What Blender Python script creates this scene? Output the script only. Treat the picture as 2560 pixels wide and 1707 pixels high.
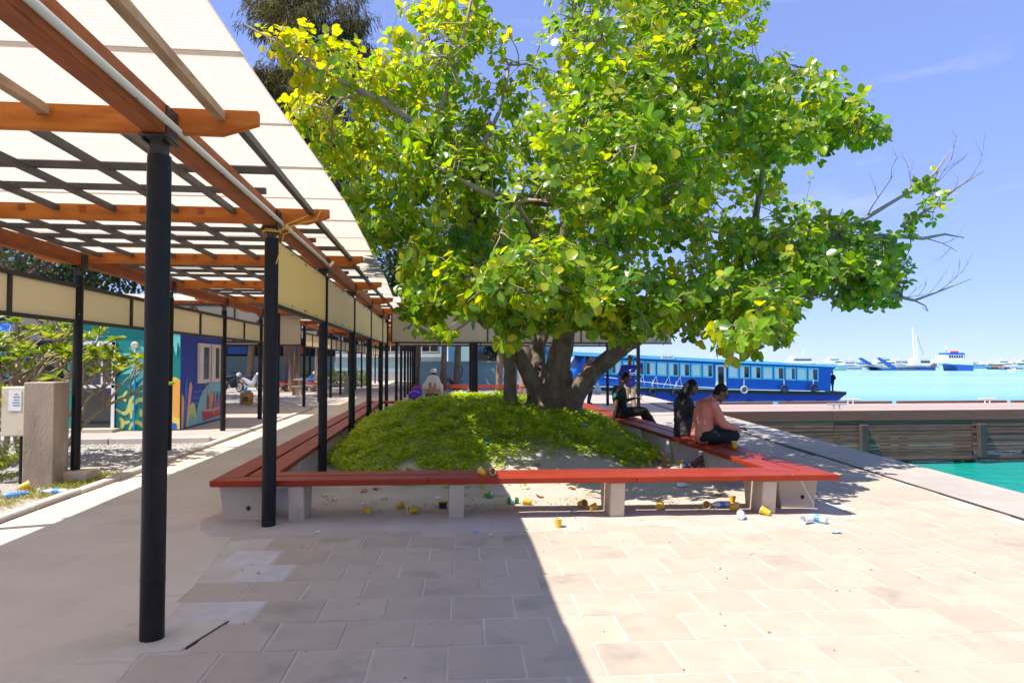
import bpy, bmesh, math, random
import numpy as np
from mathutils import Vector, Matrix, noise

for o in list(bpy.data.objects): bpy.data.objects.remove(o)
R = random.Random(11); rng = np.random.default_rng(11)
sc = bpy.context.scene; col = sc.collection
rad = math.radians

# ---------------------------------------------------------------- camera, sky, sun, exposure
CAM_H = 1.55; YAW = rad(6.05); PIT = rad(1.76)
cd = bpy.data.cameras.new('camera'); cam = bpy.data.objects.new('camera', cd); col.objects.link(cam)
cam.location = (0, 0, CAM_H); cam.rotation_euler = (math.pi/2+PIT, 0, -YAW)
cd.sensor_width = 36; cd.lens = 24.0; cd.clip_start = .05; cd.clip_end = 20000
sc.camera = cam
SUN_TO = Vector((-.56, -.17, 1.0)).normalized()          # towards the sun: high, left, a little behind the camera
SUN_EL = math.asin(SUN_TO.z); SUN_AZ = math.atan2(SUN_TO.x, SUN_TO.y)
w = bpy.data.worlds.new('World'); sc.world = w; w.use_nodes = True
nt = w.node_tree; bg = nt.nodes['Background']
sky = nt.nodes.new('ShaderNodeTexSky'); sky.sky_type = 'NISHITA'; sky.sun_disc = False
sky.sun_elevation = SUN_EL; sky.sun_rotation = SUN_AZ
sky.altitude = 0; sky.air_density = .6; sky.dust_density = 0; sky.ozone_density = 6
# faint high cloud wisps over the whole sky
tc = nt.nodes.new('ShaderNodeTexCoord'); mp = nt.nodes.new('ShaderNodeMapping')
mp.inputs['Scale'].default_value = (1.6, 1.6, 9.0)
nz = nt.nodes.new('ShaderNodeTexNoise'); nz.inputs['Scale'].default_value = 1.5; nz.inputs['Detail'].default_value = 7
nz.inputs['Roughness'].default_value = .58
cr = nt.nodes.new('ShaderNodeValToRGB'); cr.color_ramp.elements[0].position = .52; cr.color_ramp.elements[1].position = .86
cr.color_ramp.elements[0].color = (0, 0, 0, 1); cr.color_ramp.elements[1].color = (.42, .42, .42, 1)
mx = nt.nodes.new('ShaderNodeMixRGB'); mx.inputs['Color2'].default_value = (4.2, 4.3, 5.2, 1)
nt.links.new(tc.outputs['Generated'], mp.inputs['Vector']); nt.links.new(mp.outputs['Vector'], nz.inputs['Vector'])
nt.links.new(nz.outputs['Fac'], cr.inputs['Fac']); nt.links.new(cr.outputs['Color'], mx.inputs['Fac'])
g1 = nt.nodes.new('ShaderNodeVectorMath'); g1.operation = 'SCALE'; g1.inputs['Scale'].default_value = .164
gm = nt.nodes.new('ShaderNodeGamma'); gm.inputs['Gamma'].default_value = .40      # softer fall-off from horizon to zenith, clear maritime blue
g2 = nt.nodes.new('ShaderNodeVectorMath'); g2.operation = 'MULTIPLY'; g2.inputs[1].default_value = (2.6, 2.95, 4.7)
nt.links.new(sky.outputs['Color'], g1.inputs[0]); nt.links.new(g1.outputs[0], gm.inputs['Color']); nt.links.new(gm.outputs[0], g2.inputs[0])
nt.links.new(g2.outputs[0], mx.inputs['Color1']); nt.links.new(mx.outputs['Color'], bg.inputs['Color'])
bg.inputs['Strength'].default_value = .115
sl = bpy.data.lights.new('sun', 'SUN'); sl.energy = 3.3; sl.angle = rad(.53); sl.color = (1.0, .945, .86)
so = bpy.data.objects.new('sun', sl); col.objects.link(so); so.location = (-20, 12, 40)
so.rotation_euler = (-SUN_TO).to_track_quat('-Z', 'Y').to_euler()
sc.view_settings.view_transform = 'Standard'; sc.view_settings.look = 'None'
sc.view_settings.exposure = 1.3; sc.view_settings.gamma = 1
sc.render.engine = 'CYCLES'
sc.cycles.max_bounces = 12; sc.cycles.diffuse_bounces = 7; sc.cycles.transmission_bounces = 8; sc.cycles.glossy_bounces = 3; sc.cycles.transparent_max_bounces = 8
sc.cycles.caustics_reflective = False; sc.cycles.caustics_refractive = False

# ---------------------------------------------------------------- point helpers (photo measure -> place)
_f = Vector((math.sin(YAW)*math.cos(PIT), math.cos(YAW)*math.cos(PIT), math.sin(PIT)))
_r = Vector((math.cos(YAW), -math.sin(YAW), 0)); _u = _r.cross(_f); _c = Vector((0, 0, CAM_H))
def _ray(x, y): return _f + _r*((x-1280)/1707) - _u*((y-853.5)/1707)
def at(x, y, Y):          # measured position (2560 wide) and distance along the walkway -> world point
    d = _ray(x, y); return _c + d*(Y/d.y)
def gd(x, y, z=0.0):      # measured position and height -> world point
    d = _ray(x, y); return _c + d*((z-CAM_H)/d.z)
def ad(x, y, Y): return at(x*1.08844, y*1.08844, Y)      # the same for the 2352-wide view
def proj(p):
    v = Vector(p)-_c; q = v.dot(_f); return 1280+1707*v.dot(_r)/q, 853.5-1707*v.dot(_u)/q, q

# ---------------------------------------------------------------- materials
MATS = {}
def _noise(nt, coord, scale, detail=5, rough=.55, stretch=(1, 1, 1)):
    mp = nt.nodes.new('ShaderNodeMapping'); mp.inputs['Scale'].default_value = stretch
    nt.links.new(coord, mp.inputs['Vector'])
    n = nt.nodes.new('ShaderNodeTexNoise'); n.inputs['Scale'].default_value = scale
    n.inputs['Detail'].default_value = detail; n.inputs['Roughness'].default_value = rough
    nt.links.new(mp.outputs['Vector'], n.inputs['Vector']); return n
def mat(name, c1, c2=None, scale=6, rough=.6, bump=0, bscale=40, rand=0, metal=0, spec=.5, world=False, stretch=(1, 1, 1),
        lo=.35, hi=.68, dirt=None, dscale=2.0, dlo=.55, dhi=.75, trans=0, tcol=None, coat=0, bdist=.01, chip=None, cscale=30, clo=.72):
    m = bpy.data.materials.new(name); m.use_nodes = True; nt = m.node_tree; b = nt.nodes['Principled BSDF']
    b.inputs['Roughness'].default_value = rough; b.inputs['Metallic'].default_value = metal
    b.inputs['Specular IOR Level'].default_value = spec
    if coat: b.inputs['Coat Weight'].default_value = coat; b.inputs['Coat Roughness'].default_value = .12
    if world:
        g = nt.nodes.new('ShaderNodeNewGeometry'); co = g.outputs['Position']
    else:
        t = nt.nodes.new('ShaderNodeTexCoord'); co = t.outputs['Object']
        if rand or c2:
            oi = nt.nodes.new('ShaderNodeObjectInfo'); ad_ = nt.nodes.new('ShaderNodeVectorMath'); ad_.operation = 'MULTIPLY_ADD'
            cb = nt.nodes.new('ShaderNodeCombineXYZ')
            for k in range(3): nt.links.new(oi.outputs['Random'], cb.inputs[k])
            ad_.inputs[1].default_value = (37, 53, 71)
            nt.links.new(cb.outputs[0], ad_.inputs[0]); nt.links.new(co, ad_.inputs[2]); co = ad_.outputs[0]
    c4 = (*c1, 1); out = None
    rgb = nt.nodes.new('ShaderNodeRGB'); rgb.outputs[0].default_value = c4; out = rgb.outputs[0]
    if c2:
        n = _noise(nt, co, scale, stretch=stretch)
        r = nt.nodes.new('ShaderNodeMapRange'); r.inputs[1].default_value = lo; r.inputs[2].default_value = hi
        nt.links.new(n.outputs['Fac'], r.inputs[0])
        x = nt.nodes.new('ShaderNodeMixRGB'); x.inputs['Color1'].default_value = c4; x.inputs['Color2'].default_value = (*c2, 1)
        nt.links.new(r.outputs[0], x.inputs['Fac']); out = x.outputs[0]
    if dirt:
        n = _noise(nt, co, dscale, 7, .62, stretch)
        r = nt.nodes.new('ShaderNodeMapRange'); r.inputs[1].default_value = dlo; r.inputs[2].default_value = dhi
        nt.links.new(n.outputs['Fac'], r.inputs[0])
        x = nt.nodes.new('ShaderNodeMixRGB'); x.inputs['Color2'].default_value = (*dirt, 1)
        nt.links.new(out, x.inputs['Color1']); nt.links.new(r.outputs[0], x.inputs['Fac']); out = x.outputs[0]
    if chip:
        n = _noise(nt, co, cscale, 2, .5)
        r = nt.nodes.new('ShaderNodeMapRange'); r.inputs[1].default_value = clo; r.inputs[2].default_value = clo+.02
        nt.links.new(n.outputs['Fac'], r.inputs[0])
        x = nt.nodes.new('ShaderNodeMixRGB'); x.inputs['Color2'].default_value = (*chip, 1)
        nt.links.new(out, x.inputs['Color1']); nt.links.new(r.outputs[0], x.inputs['Fac']); out = x.outputs[0]
    if rand:
        oi2 = nt.nodes.new('ShaderNodeObjectInfo'); hs = nt.nodes.new('ShaderNodeHueSaturation')
        r = nt.nodes.new('ShaderNodeMapRange'); r.inputs[3].default_value = 1-rand; r.inputs[4].default_value = 1+rand
        nt.links.new(oi2.outputs['Random'], r.inputs[0]); nt.links.new(r.outputs[0], hs.inputs['Value'])
        nt.links.new(out, hs.inputs['Color']); out = hs.outputs[0]
    nt.links.new(out, b.inputs['Base Color'])
    if bump:
        n = _noise(nt, co, bscale, 4, .6, stretch)
        bp = nt.nodes.new('ShaderNodeBump'); bp.inputs['Strength'].default_value = bump; bp.inputs['Distance'].default_value = bdist
        nt.links.new(n.outputs['Fac'], bp.inputs['Height']); nt.links.new(bp.outputs[0], b.inputs['Normal'])
    if trans:
        tr = nt.nodes.new('ShaderNodeBsdfTranslucent'); ms = nt.nodes.new('ShaderNodeMixShader'); ms.inputs[0].default_value = trans
        if tcol: tr.inputs['Color'].default_value = (*tcol, 1)
        else: nt.links.new(out, tr.inputs['Color'])
        nt.links.new(b.outputs[0], ms.inputs[1]); nt.links.new(tr.outputs[0], ms.inputs[2])
        nt.links.new(ms.outputs[0], nt.nodes['Material Output'].inputs['Surface'])
    MATS[name] = m; return m
M = MATS
mat('sand', (.56, .48, .39), (.48, .40, .32), 1.6, .95, .9, 55, world=True, dirt=(.36, .29, .23), dscale=3.2, dlo=.62, dhi=.82, bdist=.02)
mat('dirt', (.30, .23, .16), (.40, .31, .22), 1.2, .95, .8, 30, world=True)
mat('paver', (.48, .385, .290), (.425, .34, .256), 4, .85, .45, 160, rand=.055, dirt=(.29, .245, .205), dscale=2.2, dlo=.56, dhi=.78, bdist=.004)
mat('paver_pale', (.60, .55, .49), (.50, .45, .40), 6, .85, .3, 160, bdist=.004)
mat('screed', (.64, .545, .415), (.56, .48, .37), 1.1, .92, .6, 140, world=True, dirt=(.41, .36, .29), dscale=.9, dlo=.54, dhi=.76, bdist=.006)
mat('joint_sand', (.60, .52, .42), (.50, .43, .35), 3, .95, .5, 90, world=True)
mat('kerb', (.52, .48, .43), (.42, .38, .34), 3, .9, .5, 60, rand=.07)
mat('concrete', (.55, .46, .345), (.47, .39, .29), 5, .88, .4, 70, rand=.05, dirt=(.28, .25, .21), dscale=3.5, dlo=.58, dhi=.78)
mat('coping', (.43, .375, .32), (.37, .325, .28), 1.5, .88, .35, 90, world=True, dirt=(.34, .30, .26), dscale=1.2)
mat('pillar', (.37, .295, .22), (.26, .20, .145), 3.0, .9, .6, 45, dirt=(.42, .345, .27), dscale=2.6, dlo=.56, dhi=.68, stretch=(1, 1, .45))
mat('gravel', (.52, .47, .42), (.30, .27, .24), 28, .95, 1.0, 45, world=True, bdist=.03)
mat('pebble', (.56, .52, .47), (.38, .35, .31), 9, .85, rand=.3)
mat('joint_dark', (.035, .032, .03), rough=.95)
mat('black_paint', (.011, .0105, .010), (.018, .016, .015), 12, .42, .15, 30, spec=.2, dirt=(.06, .045, .035), dscale=9, dlo=.66, dhi=.74, chip=(.30, .28, .26), cscale=26, clo=.765)
mat('black_matt', (.022, .02, .02), (.035, .03, .028), 8, .6)
mat('bracket_black', (.02, .018, .017), (.06, .04, .03), 20, .55, .4, 60)
mat('timber_orange', (.50, .155, .020), (.36, .09, .014), 3.2, .55, .25, 30, rand=.08, stretch=(1, 6, 6), dirt=(.15, .04, .015), dscale=5, dlo=.62, dhi=.78, spec=.22)
mat('timber_beam', (.34, .090, .020), (.22, .055, .014), 3.2, .55, .25, 30, rand=.06, stretch=(6, 1, 6), dirt=(.13, .035, .015), dscale=4, dlo=.6, dhi=.78, spec=.2)
mat('timber_raw', (.42, .28, .165), (.27, .16, .085), 3, .7, .3, 30, rand=.1, stretch=(7, 1, 7), dirt=(.10, .055, .03), dscale=7, dlo=.62, dhi=.7)
mat('batten', (.045, .037, .034), (.07, .058, .052), 6, .55, .2, 60, rand=.15)
mat('pvc', (.72, .70, .64), rough=.35, dirt=(.45, .25, .2), dscale=14, dlo=.7, dhi=.74)
mat('roof_sheet', (.86, .85, .82), (.80, .78, .74), 1.2, .3, world=True, trans=.94, tcol=(.72, .675, .615), dirt=(.60, .52, .40), dscale=1.1, dlo=.62, dhi=.85, stretch=(.35, 1.6, 1))
mat('fascia_cream', (.82, .73, .50), (.76, .67, .45), 1.4, .4, trans=.45, tcol=(.95, .84, .58), rand=.03, stretch=(1, 1, .3))
mat('fascia_yellow_bounce', (.88, .76, .40), (.82, .72, .38), 1.6, .4, trans=.5, tcol=(.98, .82, .36), dirt=(.52, .52, .16), dscale=2.4, dlo=.62, dhi=.85, rand=.03)  # cream-yellow plate, the yellow of reflected light included in its colour
mat('fascia_grey', (.60, .53, .40), (.52, .46, .35), 1.2, .5, trans=.3, tcol=(.7, .62, .45), rand=.03)
mat('bench_red', (.32, .036, .010), (.26, .029, .009), 4, .45, .12, 40, rand=.04, dirt=(.20, .035, .016), dscale=5, dlo=.60, dhi=.78, spec=.2, chip=(.50, .30, .20), cscale=17, clo=.735)
mat('bench_far', (.50, .06, .035), rough=.5)
mat('bark', (.215, .158, .112), (.115, .080, .055), 7, .9, 1.0, 22, world=True, stretch=(1, 1, .5), dirt=(.24, .18, .13), dscale=4, bdist=.03)
mat('twig', (.40, .32, .23), (.29, .22, .15), 9, .8, .5, 60, world=True)
mat('dead_twig', (.16, .115, .085), (.10, .07, .055), 9, .85, world=True)
mat('trunk_grey', (.28, .20, .145), (.17, .12, .085), 7, .9, 1.0, 16, world=True, stretch=(1, 1, .3), bdist=.04)
mat('teal_wall', (.0, .245, .21), (.0, .22, .19), 1.5, .45)
mat('blue_wall', (.002, .034, .36), (.002, .03, .30), 1.5, .45)
mat('mural_aqua', (.15, .62, .56), rough=.5); mat('mural_lime', (.56, .60, .14), rough=.5)
mat('mural_yellow', (.80, .62, .10), rough=.5); mat('mural_orange', (.80, .40, .07), rough=.5)
mat('mural_pink', (.70, .33, .30), rough=.5); mat('mural_sky', (.20, .50, .56), rough=.5)
mat('mural_blue', (.02, .12, .52), rough=.5); mat('mural_red', (.45, .03, .04), rough=.5); mat('mural_wave', (.18, .30, .62), rough=.5)
mat('pipe_blue', (.01, .25, .62), rough=.4)
mat('white_paint', (.78, .77, .74), rough=.4, dirt=(.55, .52, .48), dscale=4, dlo=.62, dhi=.8)
mat('pink_white', (.70, .60, .54), rough=.45)
mat('dark_glass', (.016, .018, .020), rough=.06, spec=.8)
mat('window_glass', (.10, .11, .12), rough=.05, spec=.9)
mat('steel', (.5, .5, .5), rough=.3, metal=1)
mat('black_plastic', (.012, .012, .013), rough=.4)
mat('rubber', (.02, .02, .021), rough=.8)
mat('box_cream', (.62, .55, .39), rough=.5, dirt=(.45, .38, .26), dscale=3)
mat('paper', (.75, .75, .73), rough=.7)
mat('ink', (.10, .10, .16), rough=.7)
mat('cup_yellow', (.78, .47, .02), (.70, .40, .02), 5, .5, rand=.06)
mat('cup_inside', (.80, .74, .62), rough=.6)
mat('glass_green', (.02, .28, .04), rough=.08, spec=.7)
mat('can_green', (.05, .36, .04), (.03, .25, .03), 10, .3, metal=.3)
mat('bottle_clear', (.60, .70, .80), rough=.08, spec=.7)
mat('bottle_blue', (.10, .30, .78), rough=.35)
mat('bag_blue', (.35, .55, .70), rough=.45)
mat('tin_blue', (.05, .42, .68), rough=.4)
mat('foam', (.78, .76, .52), rough=.7)
mat('dead_leaf', (.42, .20, .06), (.30, .14, .05), 8, .8)
mat('wood_dark', (.205, .095, .063), (.11, .052, .036), 3, .75, .5, 30, rand=.22, stretch=(.6, 6, 6), dirt=(.25, .125, .085), dscale=2.2, dlo=.56, dhi=.74, world=False)
mat('wood_cap', (.20, .078, .052), (.14, .056, .039), 2, .7, .4, 30, rand=.1, stretch=(.5, 6, 6), dirt=(.26, .13, .095), dscale=2.0)
mat('wood_deck', (.42, .33, .28), (.35, .27, .23), 2, .8, .3, 30, rand=.1, stretch=(.5, 6, 6))
mat('wood_black', (.075, .055, .048), (.045, .034, .03), 3, .75, .5, 30, stretch=(6, 6, .6))
mat('hedge', (.05, .11, .02), rough=.6)
mat('wall_pale', (.36, .56, .58), (.32, .50, .52), .6, .7, world=True)
mat('wall_blue', (.06, .24, .38), (.05, .20, .33), .6, .6, world=True)
mat('wall_dark', (.018, .020, .024), rough=.6)
mat('wall_white', (.62, .62, .60), (.54, .54, .52), .8, .7, world=True)
mat('shed_roof', (.10, .095, .09), rough=.7)
mat('ferry_blue', (.0, .105, .56), (.0, .09, .48), .6, .42, dirt=(.01, .06, .30), dscale=.8, dlo=.6, dhi=.85)
mat('ferry_hull', (.0, .028, .33), (.0, .022, .26), .5, .4)
mat('ferry_roof', (.14, .50, .76), (.20, .56, .80), .5, .5)
mat('ferry_trim', (.16, .56, .82), rough=.45)
mat('ferry_black', (.012, .012, .016), rough=.6)
mat('curtain', (.84, .83, .84), (.62, .62, .66), 6, .8, stretch=(8, 1, .3))
mat('rope', (.62, .58, .48), rough=.8); mat('rope_yellow', (.70, .42, .06), rough=.8)
mat('boat_white', (.80, .80, .78), rough=.4); mat('boat_cyan', (.04, .40, .62), rough=.4); mat('boat_blue', (.02, .12, .50), rough=.45)
mat('boat_rust', (.30, .16, .13), (.18, .12, .14), .5, .8); mat('boat_red', (.62, .05, .03), rough=.5); mat('boat_green', (.42, .60, .45), rough=.5)
mat('boat_sand', (.62, .52, .38), rough=.6); mat('boat_grey', (.36, .37, .40), rough=.6)
mat('skin', (.19, .085, .045), (.165, .07, .037), 9, .5); mat('skin_dark', (.075, .035, .022), rough=.5); mat('skin_mid', (.33, .165, .09), rough=.55)
mat('hair', (.006, .005, .006), (.010, .009, .009), 60, .6, .5, 90, stretch=(1, 1, .2), spec=.2); mat('hair_grey', (.16, .15, .14), rough=.6)
mat('cloth_peach', (.70, .25, .17), (.64, .22, .15), 4, .85, .25, 9, bdist=.03); mat('cloth_black', (.010, .010, .012), (.016, .016, .018), 6, .9, .3, 12, bdist=.02)
mat('cloth_char', (.035, .030, .036), (.05, .045, .05), 5, .85, .3, 10, bdist=.03); mat('cloth_blue', (.008, .018, .26), (.006, .012, .20), 4, .8, .25, 10, bdist=.03)
mat('cloth_khaki', (.46, .35, .21), (.38, .29, .17), 5, .9, .3, 9, bdist=.03); mat('cloth_white', (.62, .57, .50), (.54, .50, .44), 5, .9, .3, 10, bdist=.03)
mat('cloth_tan', (.34, .17, .075), (.29, .14, .06), 6, .8); mat('cloth_purple', (.10, .012, .42), (.07, .01, .32), 7, .6); mat('cloth_mauve', (.20, .16, .24), rough=.85)
mat('cloth_navy', (.02, .03, .06), (.04, .05, .09), 9, .9); mat('cloth_rust', (.50, .15, .07), rough=.85); mat('cloth_grey', (.42, .36, .36), rough=.85)
mat('cloth_green', (.02, .22, .16), rough=.8); mat('cloth_red', (.30, .02, .03), rough=.8)
mat('screen', (.10, .34, .30), rough=.2); mat('eye_white', (.7, .68, .65), rough=.3)
mat('orange_can', (.62, .25, .04), (.50, .19, .03), 3, .5, dirt=(.30, .14, .05), dscale=4); mat('lid_blue', (.05, .42, .62), rough=.5)

def leaf_mat(name, dark, light, yellow, trans=.5, rough=.32, rib=True):
    m = bpy.data.materials.new(name); m.use_nodes = True; nt = m.node_tree; b = nt.nodes['Principled BSDF']
    at_ = nt.nodes.new('ShaderNodeAttribute'); at_.attribute_name = 'tint'
    sp = nt.nodes.new('ShaderNodeSeparateColor'); nt.links.new(at_.outputs['Color'], sp.inputs[0])
    r = nt.nodes.new('ShaderNodeValToRGB'); e = r.color_ramp.elements
    e[0].position = 0; e[0].color = (*dark, 1); e[1].position = 1; e[1].color = (*yellow, 1)
    n = e.new(.55); n.color = (*light, 1)
    nt.links.new(sp.outputs[0], r.inputs[0]); out = r.outputs[0]
    if rib:
        mr = nt.nodes.new('ShaderNodeMapRange'); mr.inputs[1].default_value = .90; mr.inputs[2].default_value = .97; mr.inputs[4].default_value = .55
        nt.links.new(sp.outputs[1], mr.inputs[0])
        x = nt.nodes.new('ShaderNodeMixRGB'); x.inputs['Color2'].default_value = (.42, .50, .14, 1)
        nt.links.new(mr.outputs[0], x.inputs['Fac']); nt.links.new(out, x.inputs['Color1']); out = x.outputs[0]
    nt.links.new(out, b.inputs['Base Color']); b.inputs['Roughness'].default_value = rough
    b.inputs['Specular IOR Level'].default_value = .5
    tr = nt.nodes.new('ShaderNodeBsdfTranslucent'); hs = nt.nodes.new('ShaderNodeHueSaturation')
    hs.inputs['Hue'].default_value = .478; hs.inputs['Saturation'].default_value = 1.1; hs.inputs['Value'].default_value = 2.0
    nt.links.new(out, hs.inputs['Color']); nt.links.new(hs.outputs[0], tr.inputs['Color'])
    ms = nt.nodes.new('ShaderNodeMixShader'); ms.inputs[0].default_value = trans
    nt.links.new(b.outputs[0], ms.inputs[1]); nt.links.new(tr.outputs[0], ms.inputs[2])
    nt.links.new(ms.outputs[0], nt.nodes['Material Output'].inputs['Surface'])
    MATS[name] = m; return m
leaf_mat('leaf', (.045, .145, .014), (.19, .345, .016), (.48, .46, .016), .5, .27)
leaf_mat('cover_leaf', (.13, .25, .016), (.32, .46, .024), (.55, .55, .05), .42, .5, False)
leaf_mat('dark_leaf', (.020, .045, .010), (.045, .085, .018), (.09, .12, .03), .3, .5, False)
leaf_mat('needle', (.06, .065, .018), (.125, .12, .036), (.22, .19, .065), .35, .7, False)
leaf_mat('shrub_leaf', (.05, .12, .012), (.13, .22, .02), (.32, .34, .05), .42, .35, True)
leaf_mat('dry_grass', (.14, .22, .02), (.34, .34, .06), (.52, .45, .14), .3, .8, False)

# water: turquoise over pale sand offshore, deep green beside the quay
def water_mat():
    m = bpy.data.materials.new('water'); m.use_nodes = True; nt = m.node_tree; b = nt.nodes['Principled BSDF']
    g = nt.nodes.new('ShaderNodeNewGeometry'); sx = nt.nodes.new('ShaderNodeSeparateXYZ'); nt.links.new(g.outputs['Position'], sx.inputs[0])
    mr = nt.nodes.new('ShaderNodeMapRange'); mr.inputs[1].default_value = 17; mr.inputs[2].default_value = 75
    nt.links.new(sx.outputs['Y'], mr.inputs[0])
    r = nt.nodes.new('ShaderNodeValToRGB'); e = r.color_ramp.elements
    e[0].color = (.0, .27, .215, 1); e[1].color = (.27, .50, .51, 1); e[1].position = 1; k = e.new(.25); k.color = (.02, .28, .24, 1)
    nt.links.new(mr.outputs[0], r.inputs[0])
    n = _noise(nt, g.outputs['Position'], .025, 3, .5, (.4, 1.6, 1))
    x = nt.nodes.new('ShaderNodeMixRGB'); x.blend_type = 'SOFT_LIGHT'; x.inputs['Fac'].default_value = .6
    nt.links.new(r.outputs[0], x.inputs['Color1']); nt.links.new(n.outputs['Fac'], x.inputs['Color2'])
    nt.links.new(x.outputs[0], b.inputs['Base Color'])
    b.inputs['Roughness'].default_value = .2; b.inputs['IOR'].default_value = 1.33; b.inputs['Specular IOR Level'].default_value = .35
    n1 = _noise(nt, g.outputs['Position'], 1.6, 4, .55, (.7, 1.5, 1)); bp = nt.nodes.new('ShaderNodeBump')
    bp.inputs['Strength'].default_value = .5; bp.inputs['Distance'].default_value = .35
    nt.links.new(n1.outputs['Fac'], bp.inputs['Height']); nt.links.new(bp.outputs[0], b.inputs['Normal'])
    MATS['water'] = m
water_mat()
# promenade paving beyond the modelled slabs: pattern of joints in the material
def far_paving():
    m = mat('far_paving', (.43, .365, .315), (.38, .325, .285), 1.5, .88, world=True, dirt=(.31, .27, .235), dscale=.8)
    nt = m.node_tree; b = nt.nodes['Principled BSDF']
    g = nt.nodes.new('ShaderNodeNewGeometry'); mp = nt.nodes.new('ShaderNodeMapping'); mp.inputs['Rotation'].default_value = (0, 0, rad(2.3))
    br = nt.nodes.new('ShaderNodeTexBrick'); br.inputs['Scale'].default_value = 1; br.inputs['Brick Width'].default_value = .4; br.inputs['Row Height'].default_value = .4
    br.inputs['Mortar Size'].default_value = .012; nt.links.new(g.outputs['Position'], mp.inputs[0]); nt.links.new(mp.outputs[0], br.inputs['Vector'])
    bp = nt.nodes.new('ShaderNodeBump'); bp.invert = True; bp.inputs['Strength'].default_value = .8; bp.inputs['Distance'].default_value = .01
    nt.links.new(br.outputs['Fac'], bp.inputs['Height']); nt.links.new(bp.outputs[0], b.inputs['Normal'])
far_paving()
# corrugation of the roof sheets
def corrugate():
    m = MATS['roof_sheet']; nt = m.node_tree; b = nt.nodes['Principled BSDF']
    g = nt.nodes.new('ShaderNodeNewGeometry'); wv = nt.nodes.new('ShaderNodeTexWave'); wv.wave_type = 'BANDS'; wv.bands_direction = 'Y'
    wv.inputs['Scale'].default_value = 9; nt.links.new(g.outputs['Position'], wv.inputs['Vector'])
    bp = nt.nodes.new('ShaderNodeBump'); bp.inputs['Strength'].default_value = .5; bp.inputs['Distance'].default_value = .01
    nt.links.new(wv.outputs['Fac'], bp.inputs['Height']); nt.links.new(bp.outputs[0], b.inputs['Normal'])
    for n in nt.nodes:
        if n.type == 'BSDF_TRANSLUCENT': nt.links.new(bp.outputs[0], n.inputs['Normal'])
corrugate()

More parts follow.
